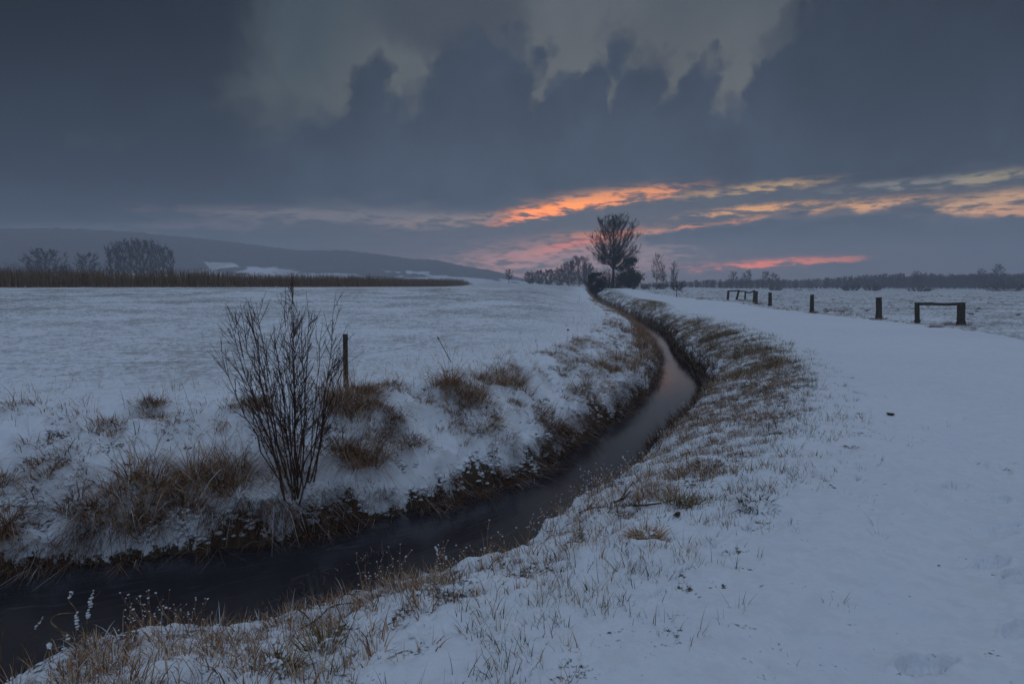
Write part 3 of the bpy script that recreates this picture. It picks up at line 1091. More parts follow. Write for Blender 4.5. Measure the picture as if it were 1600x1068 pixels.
# ---- hazy clump behind, left of the poplar
clump = [(a_, b_ * 1.5, c_ * 1.5) for a_, b_, c_ in [(828, 268, 5.4), (843, 275, 6.4), (858, 270, 7.0), (874, 268, 7.6), (889, 262, 10.4), (905, 258, 12.8), (919, 250, 9.2)]]
clump_lab = ['lowest bare tree at the left end of the hazy clump', 'small rounded bare tree second from the left in the hazy clump',
             'rounded bare tree third from the left in the hazy clump', 'bushy bare tree in the middle of the hazy clump',
             'bare tree stepping up towards the tallest of the hazy clump', 'tallest wide-crowned bare tree of the hazy clump',
             'bare tree of the hazy clump nearest the dark thicket']
for i, ((px, dist, h), lb) in enumerate(zip(clump, clump_lab)):
    tree_thing('bare_tree', lb, 'tree', place(px, dist),
               bare_tree(50 + i, h, egg(0.0, 0.5, 0.56 if h < 9 else 0.44), 0.05, 40, 10, 8, 0.16, 0.06, 0.7, twig_len=0.10), 'trees in the hazy clump')
tree_thing('bare_tree', 'lone small bare tree on the skyline left of the hazy clump', 'tree', place(795, 330),
           bare_tree(63, 7.6, egg(0.2, 0.6, 0.34), 0.22, 20, 7, 5, 0.16, 0.05, 0.7))

# ---- slender birches right of the path end
for px, dist, h, sd, lb in ((1026, 150, 8.9, 71, 'tallest slender birch beside the path end'), (1036, 152, 6.2, 72, 'slight birch between the two taller birches'),
                            (1052, 146, 6.6, 73, 'right-hand slender birch next to the small thorn tree')):
    tree_thing('birch_tree', lb, 'tree', place(px, dist), bare_tree(sd, h, egg(0.12, 0.52, 0.20), 0.22, 24, 7, 6, 0.10, 0.011, 1.5, twig_len=0.08),
               'birches by the path end', M_BIRCH)
thicket('thicket', 'low leafless scrub at the foot of the birches', 'bush', place(1022, 158), 2.6, 7.5, 75, 60, r=0.022)

# ---- small thorn tree by the path
th = ground_at(1058, 464)
tree_thing('thorn_tree', 'small crooked thorn tree leaning right beside the snowy path', 'tree', th,
           bare_tree(81, max(0.8, (464 - 441) / 950 * th[1]), lambda t: 0.55 * math.sin(min(1, max(0.15, t)) * 2.2), 0.35, 16, 7, 6, 0.075, 0.012, 0.55, 0.12, twig_len=0.14))

# ---- left field edge trees
for i, (px, top, dist) in enumerate([(176, 384, 305), (187, 379, 303), (196, 377, 306), (206, 375, 304), (215, 375, 307), (225, 375, 303), (235, 376, 306), (245, 379, 304), (255, 383, 307), (266, 390, 303)]):
    p = place(px, dist)
    h = EYE + (447 - top) / 950 * dist - p[2] + 0.2
    e = (lambda t, c=(px - 220) / 45: 0.115 + 0.03 * math.sin(t * 3))
    lean = (px - 220) / 45 * 0.05
    tr, cr = bare_tree(100 + i, h, e, 0.16, 26, 7, 6, 0.22, 0.05, 1.6, 0.01, twig_len=0.07)
    for S in (tr, cr):       # outer trees of the row lean outwards
        S[:, 0] += np.maximum(S[:, 2], 0) * lean
        S[:, 3] += np.maximum(S[:, 5], 0) * lean
    names = ['leftmost', 'second', 'third', 'fourth', 'fifth', 'sixth', 'seventh', 'eighth', 'ninth', 'rightmost']
    lb = {0: 'leftmost leaning poplar of the row beyond the maize strip', 9: 'rightmost short poplar of the row beyond the maize strip'}.get(
        i, '%s upright poplar from the left in the row beyond the maize' % names[i])
    tree_thing('poplar_tree', lb, 'tree', p, (tr, cr), 'row of poplars beyond the maize')
p = place(72, 280)
tree_thing('bare_tree', 'broad low bare tree behind the maize strip, left of the poplars', 'tree', p,
           bare_tree(121, EYE + (447 - 391) / 950 * 280 - p[2], egg(0.0, 0.5, 0.62), 0.05, 44, 10, 8, 0.3, 0.055, 0.6, twig_len=0.09))
p = place(138, 280)
tree_thing('bare_tree', 'small rounded bare tree between the broad tree and the poplars', 'tree', p,
           bare_tree(123, EYE + (447 - 396) / 950 * 280 - p[2], egg(0.05, 0.6, 0.44), 0.1, 28, 9, 7, 0.22, 0.05, 0.6, twig_len=0.10))
for px, top, w, sd, lb in ((8, 405, 9, 125, 'dark bushy clump at the left edge behind the maize'), (46, 408, 9, 126, 'low dark shrub against the broad bare tree'),
                           (104, 412, 3, 127, 'small dark bush right of the broad bare tree'), (165, 411, 9, 128, 'low scrub between the rounded tree and the poplars')):
    p = place(px, 186)
    thicket('bare_bush', lb, 'bush', p, EYE + (447 - top) / 950 * 186 - p[2], w, sd, 46, r=0.035)

# ---- far wood on the right: one mass, and the trees that stand out of it
def build_wood():
    rng = np.random.RandomState(9)
    variants = []
    for k in range(6):
        tr, cr = bare_tree(300 + k, 1.0, egg(0.05, 0.55, rng.uniform(0.26, 0.4)), 0.08, 20, 6, 4, 0.022, 0.010, 0.8, twig_len=0.14)
        variants.append(np.vstack([tr, cr]))
    VV, QQ, n0 = [], [], 0
    pts = []
    for px in np.arange(1005, 2250, 6.5):
        for row in range(4):
            pts.append((px + rng.uniform(-4, 4), 420 + row * 16 + rng.uniform(-6, 6) + 40 * math.sin(px * 0.006), row))
    for px, dist, row in pts:
        f = np.interp(px, [1005, 1060, 1120, 1250, 1320, 1400, 1500, 1600, 2200], [10, 12, 14, 14, 18, 22, 22, 24, 26])
        hh = f / 950 * dist * rng.uniform(0.75, 1.12)
        S = variants[rng.randint(6)].copy()
        a = rng.uniform(0, 6.28)
        c, s = math.cos(a), math.sin(a)
        w = rng.uniform(0.9, 1.3)
        x = (px - 800) / 950 * dist
        for o in (0, 3):
            X, Y = S[:, o].copy(), S[:, o + 1].copy()
            S[:, o] = (X * c - Y * s) * hh * w + x
            S[:, o + 1] = (X * s + Y * c) * hh * w + dist
            S[:, o + 2] = S[:, o + 2] * hh
        S[:, 6:] *= hh * 2.0
        if row == 0:
            hh *= 0.7
        zz = -0.55
        S[:, 2] += zz
        S[:, 5] += zz
        # two-sided slivers are enough at this distance
        p0, p1, r0, r1 = S[:, :3], S[:, 3:6], S[:, 6:7], S[:, 7:8]
        side = rng.normal(0, 1, p0.shape)
        side[:, 2] *= 0.3
        side /= np.linalg.norm(side, axis=1)[:, None]
        keep = rng.uniform(0, 1, len(S)) < 0.62
        V = np.stack([p0 - side * r0, p0 + side * r0, p1 + side * r1 * .6], 1)[keep].reshape(-1, 3)
        VV.append(V)
        QQ.append(np.arange(len(V)).reshape(-1, 3) + n0)
        n0 += len(V)
    me = mesh_np('woodland', np.vstack(VV), None, np.vstack(QQ), False, M_TWIG)
    tag(link('woodland', me), 'hazy band of leafless woodland along the far edge of the meadow', 'woodland', None, 'stuff')


build_wood()
out = [(1146, 425, 425, 'wispy bare tree above the far wood, first from the left under the red cloud streak'), (1167, 422, 425, 'spindly bare tree rising from the far wood, second under the red cloud streak'),
       (1196, 424, 425, 'bushy bare tree above the far wood, third under the red cloud streak'), (1210, 427, 425, 'short bare tree above the far wood, last of four under the red cloud streak'),
       (1531, 421, 400, 'bare tree standing out of the wood near the right side'), (1557, 414, 395, 'tallest rounded bare tree in the far wood near the right edge'),
       (1432, 424, 410, 'slight bare tree poking above the middle of the far wood')]
for i, (px, top, dist, lb) in enumerate(out):
    p = place(px, dist)
    p[2] = -0.5
    tree_thing('bare_tree', lb, 'tree', p, bare_tree(330 + i, EYE + (447 - top) / 950 * dist + 0.5, egg(0.1, 0.65, 0.30), 0.2, 22, 7, 6, 0.2, 0.06, 0.8, twig_len=0.10),
               'trees standing out of the far wood')
for i, (px, base, dist, h, w, lb) in enumerate([(1212, 450, 300, 2.6, 6.0, 'low round bush alone on the far meadow'), (1330, 451, 285, 4.0, 8.0, 'left one of two dark bushes side by side on the meadow'),
                                                (1363, 451, 285, 3.9, 6.5, 'right one of two dark bushes side by side on the meadow'), (1437, 452, 250, 3.0, 9.5, 'low wide dark bush behind the near hurdle'),
                                                (1572, 452, 260, 6.0, 17.0, 'large dark bush at the right edge before the far wood'), (1248, 449, 310, 1.0, 5.0, 'flat scrub patch right of the low round bush'),
                                                (1268, 449, 310, 0.9, 4.0, 'small flat scrub patch above the fence posts')]):
    thicket('meadow_bush', lb, 'bush', place(px, dist), h, w, 400 + i, 60, r=0.035, group='bushes on the far meadow', tw=9)

# =====================================================================  posts, hurdles, fence
def post_mesh(h, r, seed, taper=0.9, split=0.25, sides=14, rows=12, sink=0.25):
    """rough split-oak post: uneven section, checks, broken top"""
    rng = np.random.RandomState(seed)
    a = np.arange(sides) * 2 * math.pi / sides
    prof = 1 + rng.normal(0, 0.10, sides)
    prof[rng.randint(sides)] *= 0.72
    hs = np.linspace(-sink, h, rows)
    V = []
    bend = rng.normal(0, 0.02, 2)
    for i, z in enumerate(hs):
        t = i / (rows - 1)
        k = r * (1 + (taper - 1) * t) * (1 + rng.normal(0, 0.02)) * (1.12 if i <= 3 else 1.0)
        for j in range(sides):
            q = k * prof[j] * (1 + rng.normal(0, 0.025))
            top = (rng.uniform(-split, 0.02) * r * 1.2) if i == rows - 1 else 0
            V.append((math.cos(a[j]) * q + bend[0] * t * t, math.sin(a[j]) * q + bend[1] * t * t, z + top))
    q = []
    for i in range(rows - 1):
        for j in range(sides):
            j2 = (j + 1) % sides
            q.append((i * sides + j, i * sides + j2, (i + 1) * sides + j2, (i + 1) * sides + j))
    c = len(V)
    V.append((bend[0], bend[1], h - 0.15 * r))
    t = [((rows - 1) * sides + j, (rows - 1) * sides + (j + 1) % sides, c) for j in range(sides)]
    return mesh_np('post', V, q, t, False, M_POST)


def single_post(name, px, base, top, wpx, label, seed, tilt=(0, 0), group=None):
    p = ground_at(px, base)
    k = p[1] / 950
    h = (base - top) * k * 1.005
    o = link(name, post_mesh(h, wpx * k / 2, seed), None, p)
    o.rotation_euler = (tilt[0], tilt[1], seed * 1.3)
    tag(o, label, 'post', group)
    return o


GP = 'wooden posts along the path'
single_post('wooden_post', 541, 606, 521, 8.5, 'thin grey wooden post in dead grass right behind the bare shrub', 11, (0, R(-2.0)))
single_post('wooden_post', 1373, 498, 465, 9.0, 'thick wooden post with dead grass at its foot, left of the near hurdle', 12, (0, R(1.5)), GP)
single_post('wooden_post', 1268, 488, 460, 6.2, 'slim wooden post in the middle of the open gap along the path', 13, (R(2), R(1)), GP)
single_post('wooden_post', 1203, 478, 457, 5.4, 'short wooden post third from the near hurdle', 14, (0, R(-1)), GP)
single_post('wooden_post', 1181, 474, 455, 4.4, 'short wooden post close to the right end of the far hurdle', 15, (0, R(1)), GP)
single_post('wooden_post', 990, 452, 442, 4.0, 'stubby post beside the path in front of the dark evergreen', 16)


def rail_mesh(a, b, r, seed):
    rng = np.random.RandomState(seed)
    n = 16
    a, b = np.array(a, float), np.array(b, float)
    pts = np.array([a + (b - a) * t for t in np.linspace(0, 1, n)])
    L = np.linalg.norm(b - a)
    w = np.linspace(0, 1, n)
    pts[:, 2] += -0.02 * L * np.sin(w * math.pi) * 0.6 + 0.006 * L * np.sin(w * 9 + seed)
    ax = unit(b - a)
    u = unit(np.cross(ax, [0, 0, 1]))
    v = np.cross(u, ax)
    V, q, t = [], [], []
    s = 9
    for i in range(n):
        for j in range(s):
            k = r * (1 + 0.10 * math.sin(j * 2.1 + seed)) * (1 + rng.normal(0, 0.05))
            V.append(pts[i] + u * math.cos(j * 2 * math.pi / s) * k + v * math.sin(j * 2 * math.pi / s) * k)
    for i in range(n - 1):
        for j in range(s):
            q.append((i * s + j, i * s + (j + 1) % s, (i + 1) * s + (j + 1) % s, (i + 1) * s + j))
    V.append(pts[0]); V.append(pts[-1])
    for j in range(s):
        t.append(((j + 1) % s, j, n * s))
        t.append(((n - 1) * s + j, (n - 1) * s + (j + 1) % s, n * s + 1))
    return mesh_np('rail', np.array(V), q, t, True, M_POST)


def hurdle(label, posts, rails, seed):
    """posts: (px, base, top, width px, tilt); rails: (post i, post j, radius px)"""
    P = [ground_at(p[0], p[1]) for p in posts]
    root = tag(link('wooden_hurdle', None, None, P[0]), label, 'hurdle', 'wooden hurdles beside the path')
    tops = []
    for i, (p, s) in enumerate(zip(P, posts)):
        k = p[1] / 950
        h = (s[1] - s[2]) * k
        o = link('post', post_mesh(h, s[3] * k / 2, seed + i), root, p - P[0])
        o.rotation_euler = (0, s[4], 0)
        tops.append(p - P[0] + np.array([math.sin(s[4]) * h, 0, h * math.cos(s[4])]))
    for i, j, rp in rails:
        k = P[i][1] / 950
        dz = np.array([0, 0, -rp * k * 0.5])
        dr = unit(tops[j] - tops[i]) * 0.06
        link('rail', rail_mesh(tops[i] + dz - dr, tops[j] + dz + dr, rp * k / 2, seed + 9), root)
    return root


hurdle('near wooden hurdle of two stout posts joined by one top rail', [(1433, 504, 472, 7.0, R(-4)), (1501.5, 507, 472, 11.0, R(-2))], [(0, 1, 4.2)], 21)
hurdle('far wooden hurdle with four posts, one leaning, under a thin top rail', [(1137, 468, 454, 3.6, 0.03), (1151, 468, 452.5, 3.4, 0.22), (1164, 467, 454.5, 2.6, 0.02), (1178, 472, 454, 3.4, 0.0)],
       [(0, 1, 2.0), (1, 3, 2.0)], 27)

# ---- wire fence on the field side: thin wire with light rods
M_WIRE, gW, bW = new_mat('dull_wire')
bW.inputs['Base Color'].default_value = (0.06, 0.06, 0.062, 1)
bW.inputs['Roughness'].default_value = 0.5
bW.inputs['Metallic'].default_value = 0.4
M_ROD, gR, bR = new_mat('dark_rod')
nR = gR.noise(gR.node('ShaderNodeTexCoord').outputs['Object'], 20, 3)
gR.nt.links.new(gR.mix(nR, (0.03, 0.03, 0.03), (0.10, 0.095, 0.09)), bR.inputs['Base Color'])


def build_wire():
    pw = ground_at(541, 606)
    a = pw + np.array([0, 0, 0.50])
    rod_base = ground_at(709, 566)
    k = rod_base[1] / 950
    rod_top = rod_base + np.array([-24 * k, 0.0, 38 * k])
    left_end = np.array([-11.0, 8.2, zt(-11, 8.2) + 0.62])
    far = ground_at(905, 470)
    far_t = far + np.array([0, 0, 0.6])
    root = tag(link('wire_fence', None, None, pw), 'single thin wire strung across the snowy field through the grey post', 'wire fence')
    segs = []
    for p, q, sag in ((left_end, a, 0.10), (a, rod_top, 0.05), (rod_top, far_t, 0.15)):
        n = 14
        for i in range(n):
            t0, t1 = i / n, (i + 1) / n
            f = lambda t: p + (q - p) * t - np.array([0, 0, sag * 4 * t * (1 - t)])
            segs.append(np.concatenate([f(t0) - pw, f(t1) - pw, [0.002, 0.002]]))
    v, q = tubes(segs, 4)
    link('wire', mesh_np('wire', v, q, None, True, M_WIRE), root)
    rs = [np.concatenate([rod_base - pw - np.array([0, 0, .1]), rod_top - pw, [0.009, 0.007]])]
    v, q = tubes(rs, 6)
    rod = link('rod', mesh_np('rod', v, q, None, True, M_ROD), root)
    d = unit(rod_top - rod_base)
    v, q = tubes([np.concatenate([rod_top - pw - d * 0.03, rod_top - pw + d * 0.035, [0.017, 0.013]])], 8)
    link('insulator', mesh_np('insulator', v, q, None, True, M_ROD), rod)
    b2 = far - pw
    v, q = tubes([np.concatenate([b2 - [0, 0, .1], b2 + [0.03, 0, 0.62], [0.012, 0.010]])], 6)
    link('rod', mesh_np('rod', v, q, None, True, M_ROD), root)


build_wire()

# =====================================================================  the bare shrub on the bank
def build_shrub():
    p = ground_at(466, 766)
    k = p[1] / 950
    rng = np.random.RandomState(77)
    root = tag(link('bare_shrub', None, None, p), 'large many-stemmed bare shrub fanning up from the ditch bank', 'shrub')
    # (base dx px, tip dx px, tip height px)
    stems = [(-14, -106, 292), (-18, -92, 240), (-10, -72, 296), (-12, -52, 298), (-8, -34, 302), (-4, -18, 290), (-2, -2, 300), (0, 14, 332), (2, 34, 330), (4, 40, 312),
             (6, 58, 268), (8, 70, 240), (-6, -84, 268), (-3, -44, 262), (1, 6, 276), (3, 22, 284), (-9, -60, 250), (5, 48, 280), (-16, -104, 190), (9, 66, 190), (0, -26, 240), (3, 30, 236), (-11, -96, 220), (-7, -66, 280), (-2, -10, 310), (4, 26, 300), (7, 62, 230), (-13, -80, 180), (6, 46, 250), (-5, -38, 280)]
    for i, (b, tx, hh) in enumerate(stems):
        p0 = np.array([b * k * 1.0 + rng.normal(0, .03), rng.normal(0, 0.10), -0.15])
        tip = np.array([(tx + rng.normal(0, 9)) * k * 0.95, rng.normal(0, 0.32), hh * k])
        n = 9
        t = np.linspace(0, 1, n + 1)
        # leaves the base at an angle, then turns upright
        ease = 1.30 * t - 0.30 * t ** 2 - 0.0 * t
        pts = np.stack([p0[0] + (tip[0] - p0[0]) * (ease / ease[-1]) ** 0.92, p0[1] + (tip[1] - p0[1]) * t, p0[2] + (tip[2] - p0[2]) * t ** 1.04], 1)
        wob = np.cumsum(rng.normal(0, 0.019, (n + 1, 2)), 0)
        wob -= wob[0]
        pts[:, :2] += wob
        rad = np.interp(t, [0, 0.5, 1], [0.0112, 0.0064, 0.0022]) * rng.uniform(0.6, 1.25)
        segs = to_segs(pts, rad)
        for j in range(14):
            u = rng.uniform(0.30, 0.97)
            kk = u * n
            k0 = min(int(kk), n - 1)
            q = pts[k0] + (pts[k0 + 1] - pts[k0]) * (kk - k0)
            dl = unit(pts[k0 + 1] - pts[k0])
            out = unit(np.array([rng.choice([-1, 1]) * rng.uniform(0.3, 1) + 0.5 * np.sign(tip[0]), rng.normal(0, 0.7), 0.0]))
            dd = unit(dl * 0.95 + out * rng.uniform(0.25, 0.95))
            L = rng.uniform(0.14, 0.60) * (1.15 - 0.55 * u)
            sp, sr = limb(rng, q, dd, L, max(0.0034, np.interp(u, t, rad) * 0.55), 0.0020, 4, up=0.35, wig=0.06)
            segs += to_segs(sp, sr)
            for w in range(3):
                m = rng.randint(1, 4)
                d2 = unit(unit(sp[m] - sp[m - 1]) + rng.normal(0, 0.45, 3) + [0, 0, 0.15])
                e = sp[m] + d2 * rng.uniform(0.04, 0.14)
                segs.append(np.concatenate([sp[m], e, [0.0022, 0.0016]]))
                segs.append(np.concatenate([e - d2 * .004, e + d2 * 0.012, [0.0030, 0.0012]]))
        v, q = tubes(segs, 5)
        link('stem', mesh_np('stem', v, q, None, True, M_STEM), root)
    # the low branch sweeping out to the right
    pts = np.array([(4, 0, 18), (14, -.05, 45), (30, -.1, 72), (44, -.1, 100), (58, -.12, 138), (70, -.1, 172), (84, -.1, 200)], float) * np.array([k, 1, k])
    segs = to_segs(pts, np.linspace(0.010, 0.0025, len(pts)))
    for j in range(8):
        m = rng.randint(1, len(pts))
        d2 = unit(unit(pts[m] - pts[m - 1]) + rng.normal(0, .4, 3) + [0, 0, .3])
        segs.append(np.concatenate([pts[m], pts[m] + d2 * rng.uniform(.12, .35), [0.003, 0.0014]]))
    v, q = tubes(segs, 5)
    link('branch', mesh_np('branch', v, q, None, True, M_STEM), root)


build_shrub()

# =====================================================================  grasses
RNG = np.random.RandomState(2024)


def blades(P, L, W, D0, droop, hdir, rng, nseg=3, tint=None):
    """curved tapering strips. P (n,3) roots; L, W, droop (n,); D0 (n,3) start directions; hdir (n,3) horizontal bend"""
    n = len(P)
    t = np.linspace(0, 1, nseg + 1)[None, :, None]
    C = P[:, None, :] + L[:, None, None] * (D0[:, None, :] * t + droop[:, None, None] * (t ** 2) * (hdir[:, None, :] * 0.55 - np.array([0, 0, 0.62])))
    a = rng.uniform(0, 2 * math.pi, n)
    sd = np.stack([np.cos(a), np.sin(a), np.zeros(n)], 1)
    w = W[:, None, None] * (1 - 0.88 * t ** 1.4) * 0.5
    V = np.stack([C - sd[:, None, :] * w, C + sd[:, None, :] * w], 2)
    V = V.reshape(-1, 3)
    m = (nseg + 1) * 2
    base = (np.arange(n) * m)[:, None]
    q = np.stack([np.concatenate([base + 2 * i, base + 2 * i + 1, base + 2 * i + 3, base + 2 * i + 2], 1) for i in range(nseg)], 1).reshape(-1, 4)
    tt = np.repeat(rng.uniform(0, 1, n) if tint is None else tint, m)
    return V, q, tt


def ico():
    p = (1 + 5 ** .5) / 2
    V = np.array([(-1, p, 0), (1, p, 0), (-1, -p, 0), (1, -p, 0), (0, -1, p), (0, 1, p), (0, -1, -p), (0, 1, -p), (p, 0, -1), (p, 0, 1), (-p, 0, -1), (-p, 0, 1)], float)
    V /= np.linalg.norm(V[0])
    F = np.array([(0, 11, 5), (0, 5, 1), (0, 1, 7), (0, 7, 10), (0, 10, 11), (1, 5, 9), (5, 11, 4), (11, 10, 2), (10, 7, 6), (7, 1, 8), (3, 9, 4), (3, 4, 2), (3, 2, 6), (3, 6, 8), (3, 8, 9), (4, 9, 5), (2, 4, 11), (6, 2, 10), (8, 6, 7), (9, 8, 1)])
    return V, F


ICO_V, ICO_F = ico()


def lumps(C, r, rng, flat=0.6):
    n = len(C)
    S = np.stack([rng.uniform(0.7, 1.5, n), rng.uniform(0.7, 1.5, n), rng.uniform(0.5, 1.0, n) * flat], 1) * np.asarray(r).reshape(-1, 1)
    a = rng.uniform(0, 6.28, n)
    c, s = np.cos(a)[:, None], np.sin(a)[:, None]
    J = 1 + rng.normal(0, 0.14, (n, 12))
    B = ICO_V[None] * J[:, :, None] * S[:, None, :]
    X = B[:, :, 0] * c - B[:, :, 1] * s
    Y = B[:, :, 0] * s + B[:, :, 1] * c
    V = np.stack([X, Y, B[:, :, 2]], -1) + C[:, None, :]
    F = (ICO_F[None] + (np.arange(n) * 12)[:, None, None]).reshape(-1, 3)
    return V.reshape(-1, 3), F


class Bag:
    def __init__(self):
        self.V, self.Q, self.T, self.n = [], [], [], 0

    def add(self, V, q, t):
        self.V.append(V)
        self.Q.append(q + self.n)
        self.T.append(t)
        self.n += len(V)

    def mesh(self, name, mat):
        return mesh_np(name, np.vstack(self.V), np.vstack(self.Q), None, True, mat, dict(tint=np.concatenate(self.T)))


def tuft(P, n, spread, L, W, rng, down=None, droop=0.5, tilt=0.45, tint=(0.0, 1.0), nseg=3, frost=0.07):
    """blades of tussocks at roots P (m,3); n blades each"""
    m = len(P)
    idx = np.repeat(np.arange(m), n)
    k = len(idx)
    a = rng.uniform(0, 2 * math.pi, k)
    q = np.sqrt(rng.uniform(0, 1, k))
    sp = (np.asarray(spread) * np.ones(m))[idx]
    hd = np.stack([np.cos(a), np.sin(a), np.zeros(k)], 1)
    root = P[idx] + hd * (q * sp)[:, None]
    bias = np.zeros((k, 3)) if down is None else np.asarray(down)[idx] * 0.6
    D = np.array([0, 0, 1.0]) + hd * (rng.uniform(0, 1, k) * tilt)[:, None] + bias * rng.uniform(0.1, 1.0, k)[:, None]
    D /= np.linalg.norm(D, axis=1)[:, None]
    hb = hd * 0.7 + bias * 1.4
    Ls = (np.asarray(L) * np.ones(m))[idx] * rng.uniform(0.45, 1.1, k)
    dr = rng.uniform(0.2, 1.3, k) * droop
    tn = np.clip(rng.uniform(tint[0], tint[1], k) + (rng.uniform(-.12, .12, m))[idx], 0, 0.93)
    tn = np.where(rng.uniform(0, 1, k) < frost, 1.0, tn)
    return blades(root, Ls, np.full(k, W) * rng.uniform(0.6, 1.3, k), D, dr, hb, rng, nseg, tn)


def setz(XY):
    z = terrain(XY[:, 0], XY[:, 1])
    return np.column_stack([XY, z[0] - 0.015]), z


def bank_points(P, n, s_rng, y_rng, side, rng, power=1.0):
    """random points at offset s from an edge line; more of them near the camera"""
    seg = np.diff(P, axis=0)
    ln = np.linalg.norm(seg, axis=1)
    mid = (P[:-1] + P[1:]) / 2
    w = ln * ((mid[:, 1] > y_rng[0]) & (mid[:, 1] < y_rng[1])) / np.maximum(np.hypot(mid[:, 0], mid[:, 1]), 3) ** power
    i = rng.choice(len(seg), n, p=w / w.sum())
    t = rng.uniform(0, 1, n)[:, None]
    nrm = np.stack([-seg[:, 1], seg[:, 0]], 1) / (ln[:, None] + 1e-9) * side
    s = rng.uniform(s_rng[0], s_rng[1], n)[:, None]
    return P[i] + seg[i] * t + nrm[i] * s, nrm[i], s[:, 0]


def inframe(X, margin=1.25):
    return (np.abs(X[:, 0]) < X[:, 1] * 0.86 * margin + 0.6) & (X[:, 1] > 1.2)


# --- left bank: drooping dead grass over the cut, and on the slope where the snow is thin
def left_bank():
    rng = np.random.RandomState(5)
    bag, dark = Bag(), Bag()
    # fringe hanging over the dark cut
    XY, nr, s = bank_points(LE, 34000, (0.03, 0.36), (2.5, 45), 1, rng, 0.8)
    pm = fbm(XY[:, 0] * 1.6, XY[:, 1] * 1.6, 3, 150) * .6 + fbm(XY[:, 0] * 5, XY[:, 1] * 5, 2, 151) * .4
    keep = inframe(XY) & (rng.uniform(0, 1, len(XY)) < sstep(pm, 0.46, 0.62) * 0.85 + 0.02)
    XY, nr, s = XY[keep], nr[keep], s[keep]
    P, _ = setz(XY)
    n = len(P)
    dn = np.column_stack([-nr, np.zeros(n)])
    jit = rng.normal(0, .45, (n, 3)) * [1, 1, .25]
    D = dn * rng.uniform(.4, 1.2, n)[:, None] + jit + np.array([0, 0, 1.0]) * rng.uniform(.3, .9, n)[:, None]
    D /= np.linalg.norm(D, axis=1)[:, None]
    far = np.clip(np.hypot(XY[:, 0], XY[:, 1]) / 9, 1, 2.5)
    L = rng.uniform(.10, .36, n) * (0.5 + 0.6 * sstep(s, .03, .3))
    V, q, t = blades(P, L, rng.uniform(.004, .008, n) * far ** .5, D, rng.uniform(0.9, 2.3, n), dn * .8 + jit * .6, rng, 4, np.where(rng.uniform(0, 1, n) < .08, 1.0, np.clip(rng.normal(.42, .28, n), 0, .93)))
    V[:, 2] = np.maximum(V[:, 2], ZW + 0.012)
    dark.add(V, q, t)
    XY, nr, s = bank_points(LE, 30000, (-0.10, 0.22), (2.5, 45), 1, rng, 0.8)
    pm = fbm(XY[:, 0] * 2.1 + 5, XY[:, 1] * 2.1, 3, 153) * .6 + fbm(XY[:, 0] * 7, XY[:, 1] * 7, 2, 154) * .4
    keep = inframe(XY) & (rng.uniform(0, 1, len(XY)) < sstep(pm, 0.43, 0.58) * 0.9 + 0.02)
    XY, nr = XY[keep], nr[keep]
    P, _ = setz(XY)
    P[:, 2] = np.maximum(P[:, 2] + 0.02, ZW + 0.03)
    n = len(P)
    dn = np.column_stack([-nr, np.zeros(n)])
    jit = rng.normal(0, .5, (n, 3)) * [1, 1, .4]
    D = dn * rng.uniform(.3, .9, n)[:, None] + jit + np.array([0, 0, 1.0]) * rng.uniform(-.1, 1.0, n)[:, None]
    D /= np.linalg.norm(D, axis=1)[:, None]
    far = np.clip(np.hypot(XY[:, 0], XY[:, 1]) / 9, 1, 2.5)
    V, q, t = blades(P, rng.uniform(.08, .30, n), rng.uniform(.004, .008, n) * far ** .5, D, rng.uniform(0.5, 1.7, n), dn * .6 + jit * .7, rng, 4, np.where(rng.uniform(0, 1, n) < .08, 1.0, np.clip(rng.normal(.55, .28, n), 0, .93)))
    V[:, 2] = np.maximum(V[:, 2], ZW + 0.012)
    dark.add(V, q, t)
    # slope tussocks
    XY, nr, s = bank_points(LE, 15000, (0.30, 2.3), (2.5, 80), 1, rng, 0.7)
    P, z = setz(XY)
    cl = fbm(XY[:, 0] * 1.5 + 4, XY[:, 1] * 1.5, 2, 157) * .55 + fbm(XY[:, 0] * 4, XY[:, 1] * 4, 2, 158) * .45
    thin = sstep(cl - 0.05 * s / 2, 0.43, 0.58) * 0.85 + 0.03
    keep = inframe(XY) & (rng.uniform(0, 1, len(XY)) < thin)
    P, nr = P[keep], nr[keep]
    dn = np.column_stack([-nr, np.zeros(len(nr))])
    bag.add(*tuft(P, 9, 0.07, 0.23 * rng.uniform(.5, 1.5, len(P)), 0.0085, rng, dn * 1.0, 1.3, 0.8, (0.05, 0.85)))
    # single bent stalks along the bank top
    XY, nr, s = bank_points(LE, 900, (1.0, 4.0), (4, 60), 1, rng, 0.6)
    P, z = setz(XY)
    k = inframe(XY)
    bag.add(*tuft(P[k], 3, 0.04, 0.26 * rng.uniform(.5, 1.6, k.sum()), 0.0055, rng, None, 0.7, 0.6, (0.2, 0.9)))
    tag(link('bank_grass', bag.mesh('bank_grass', M_GRASS)), 'thin dead grass bent down the snowy left bank', 'grass', None, 'stuff')
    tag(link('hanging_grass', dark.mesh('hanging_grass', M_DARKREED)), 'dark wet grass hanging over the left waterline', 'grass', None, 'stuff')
    return P


left_bank()


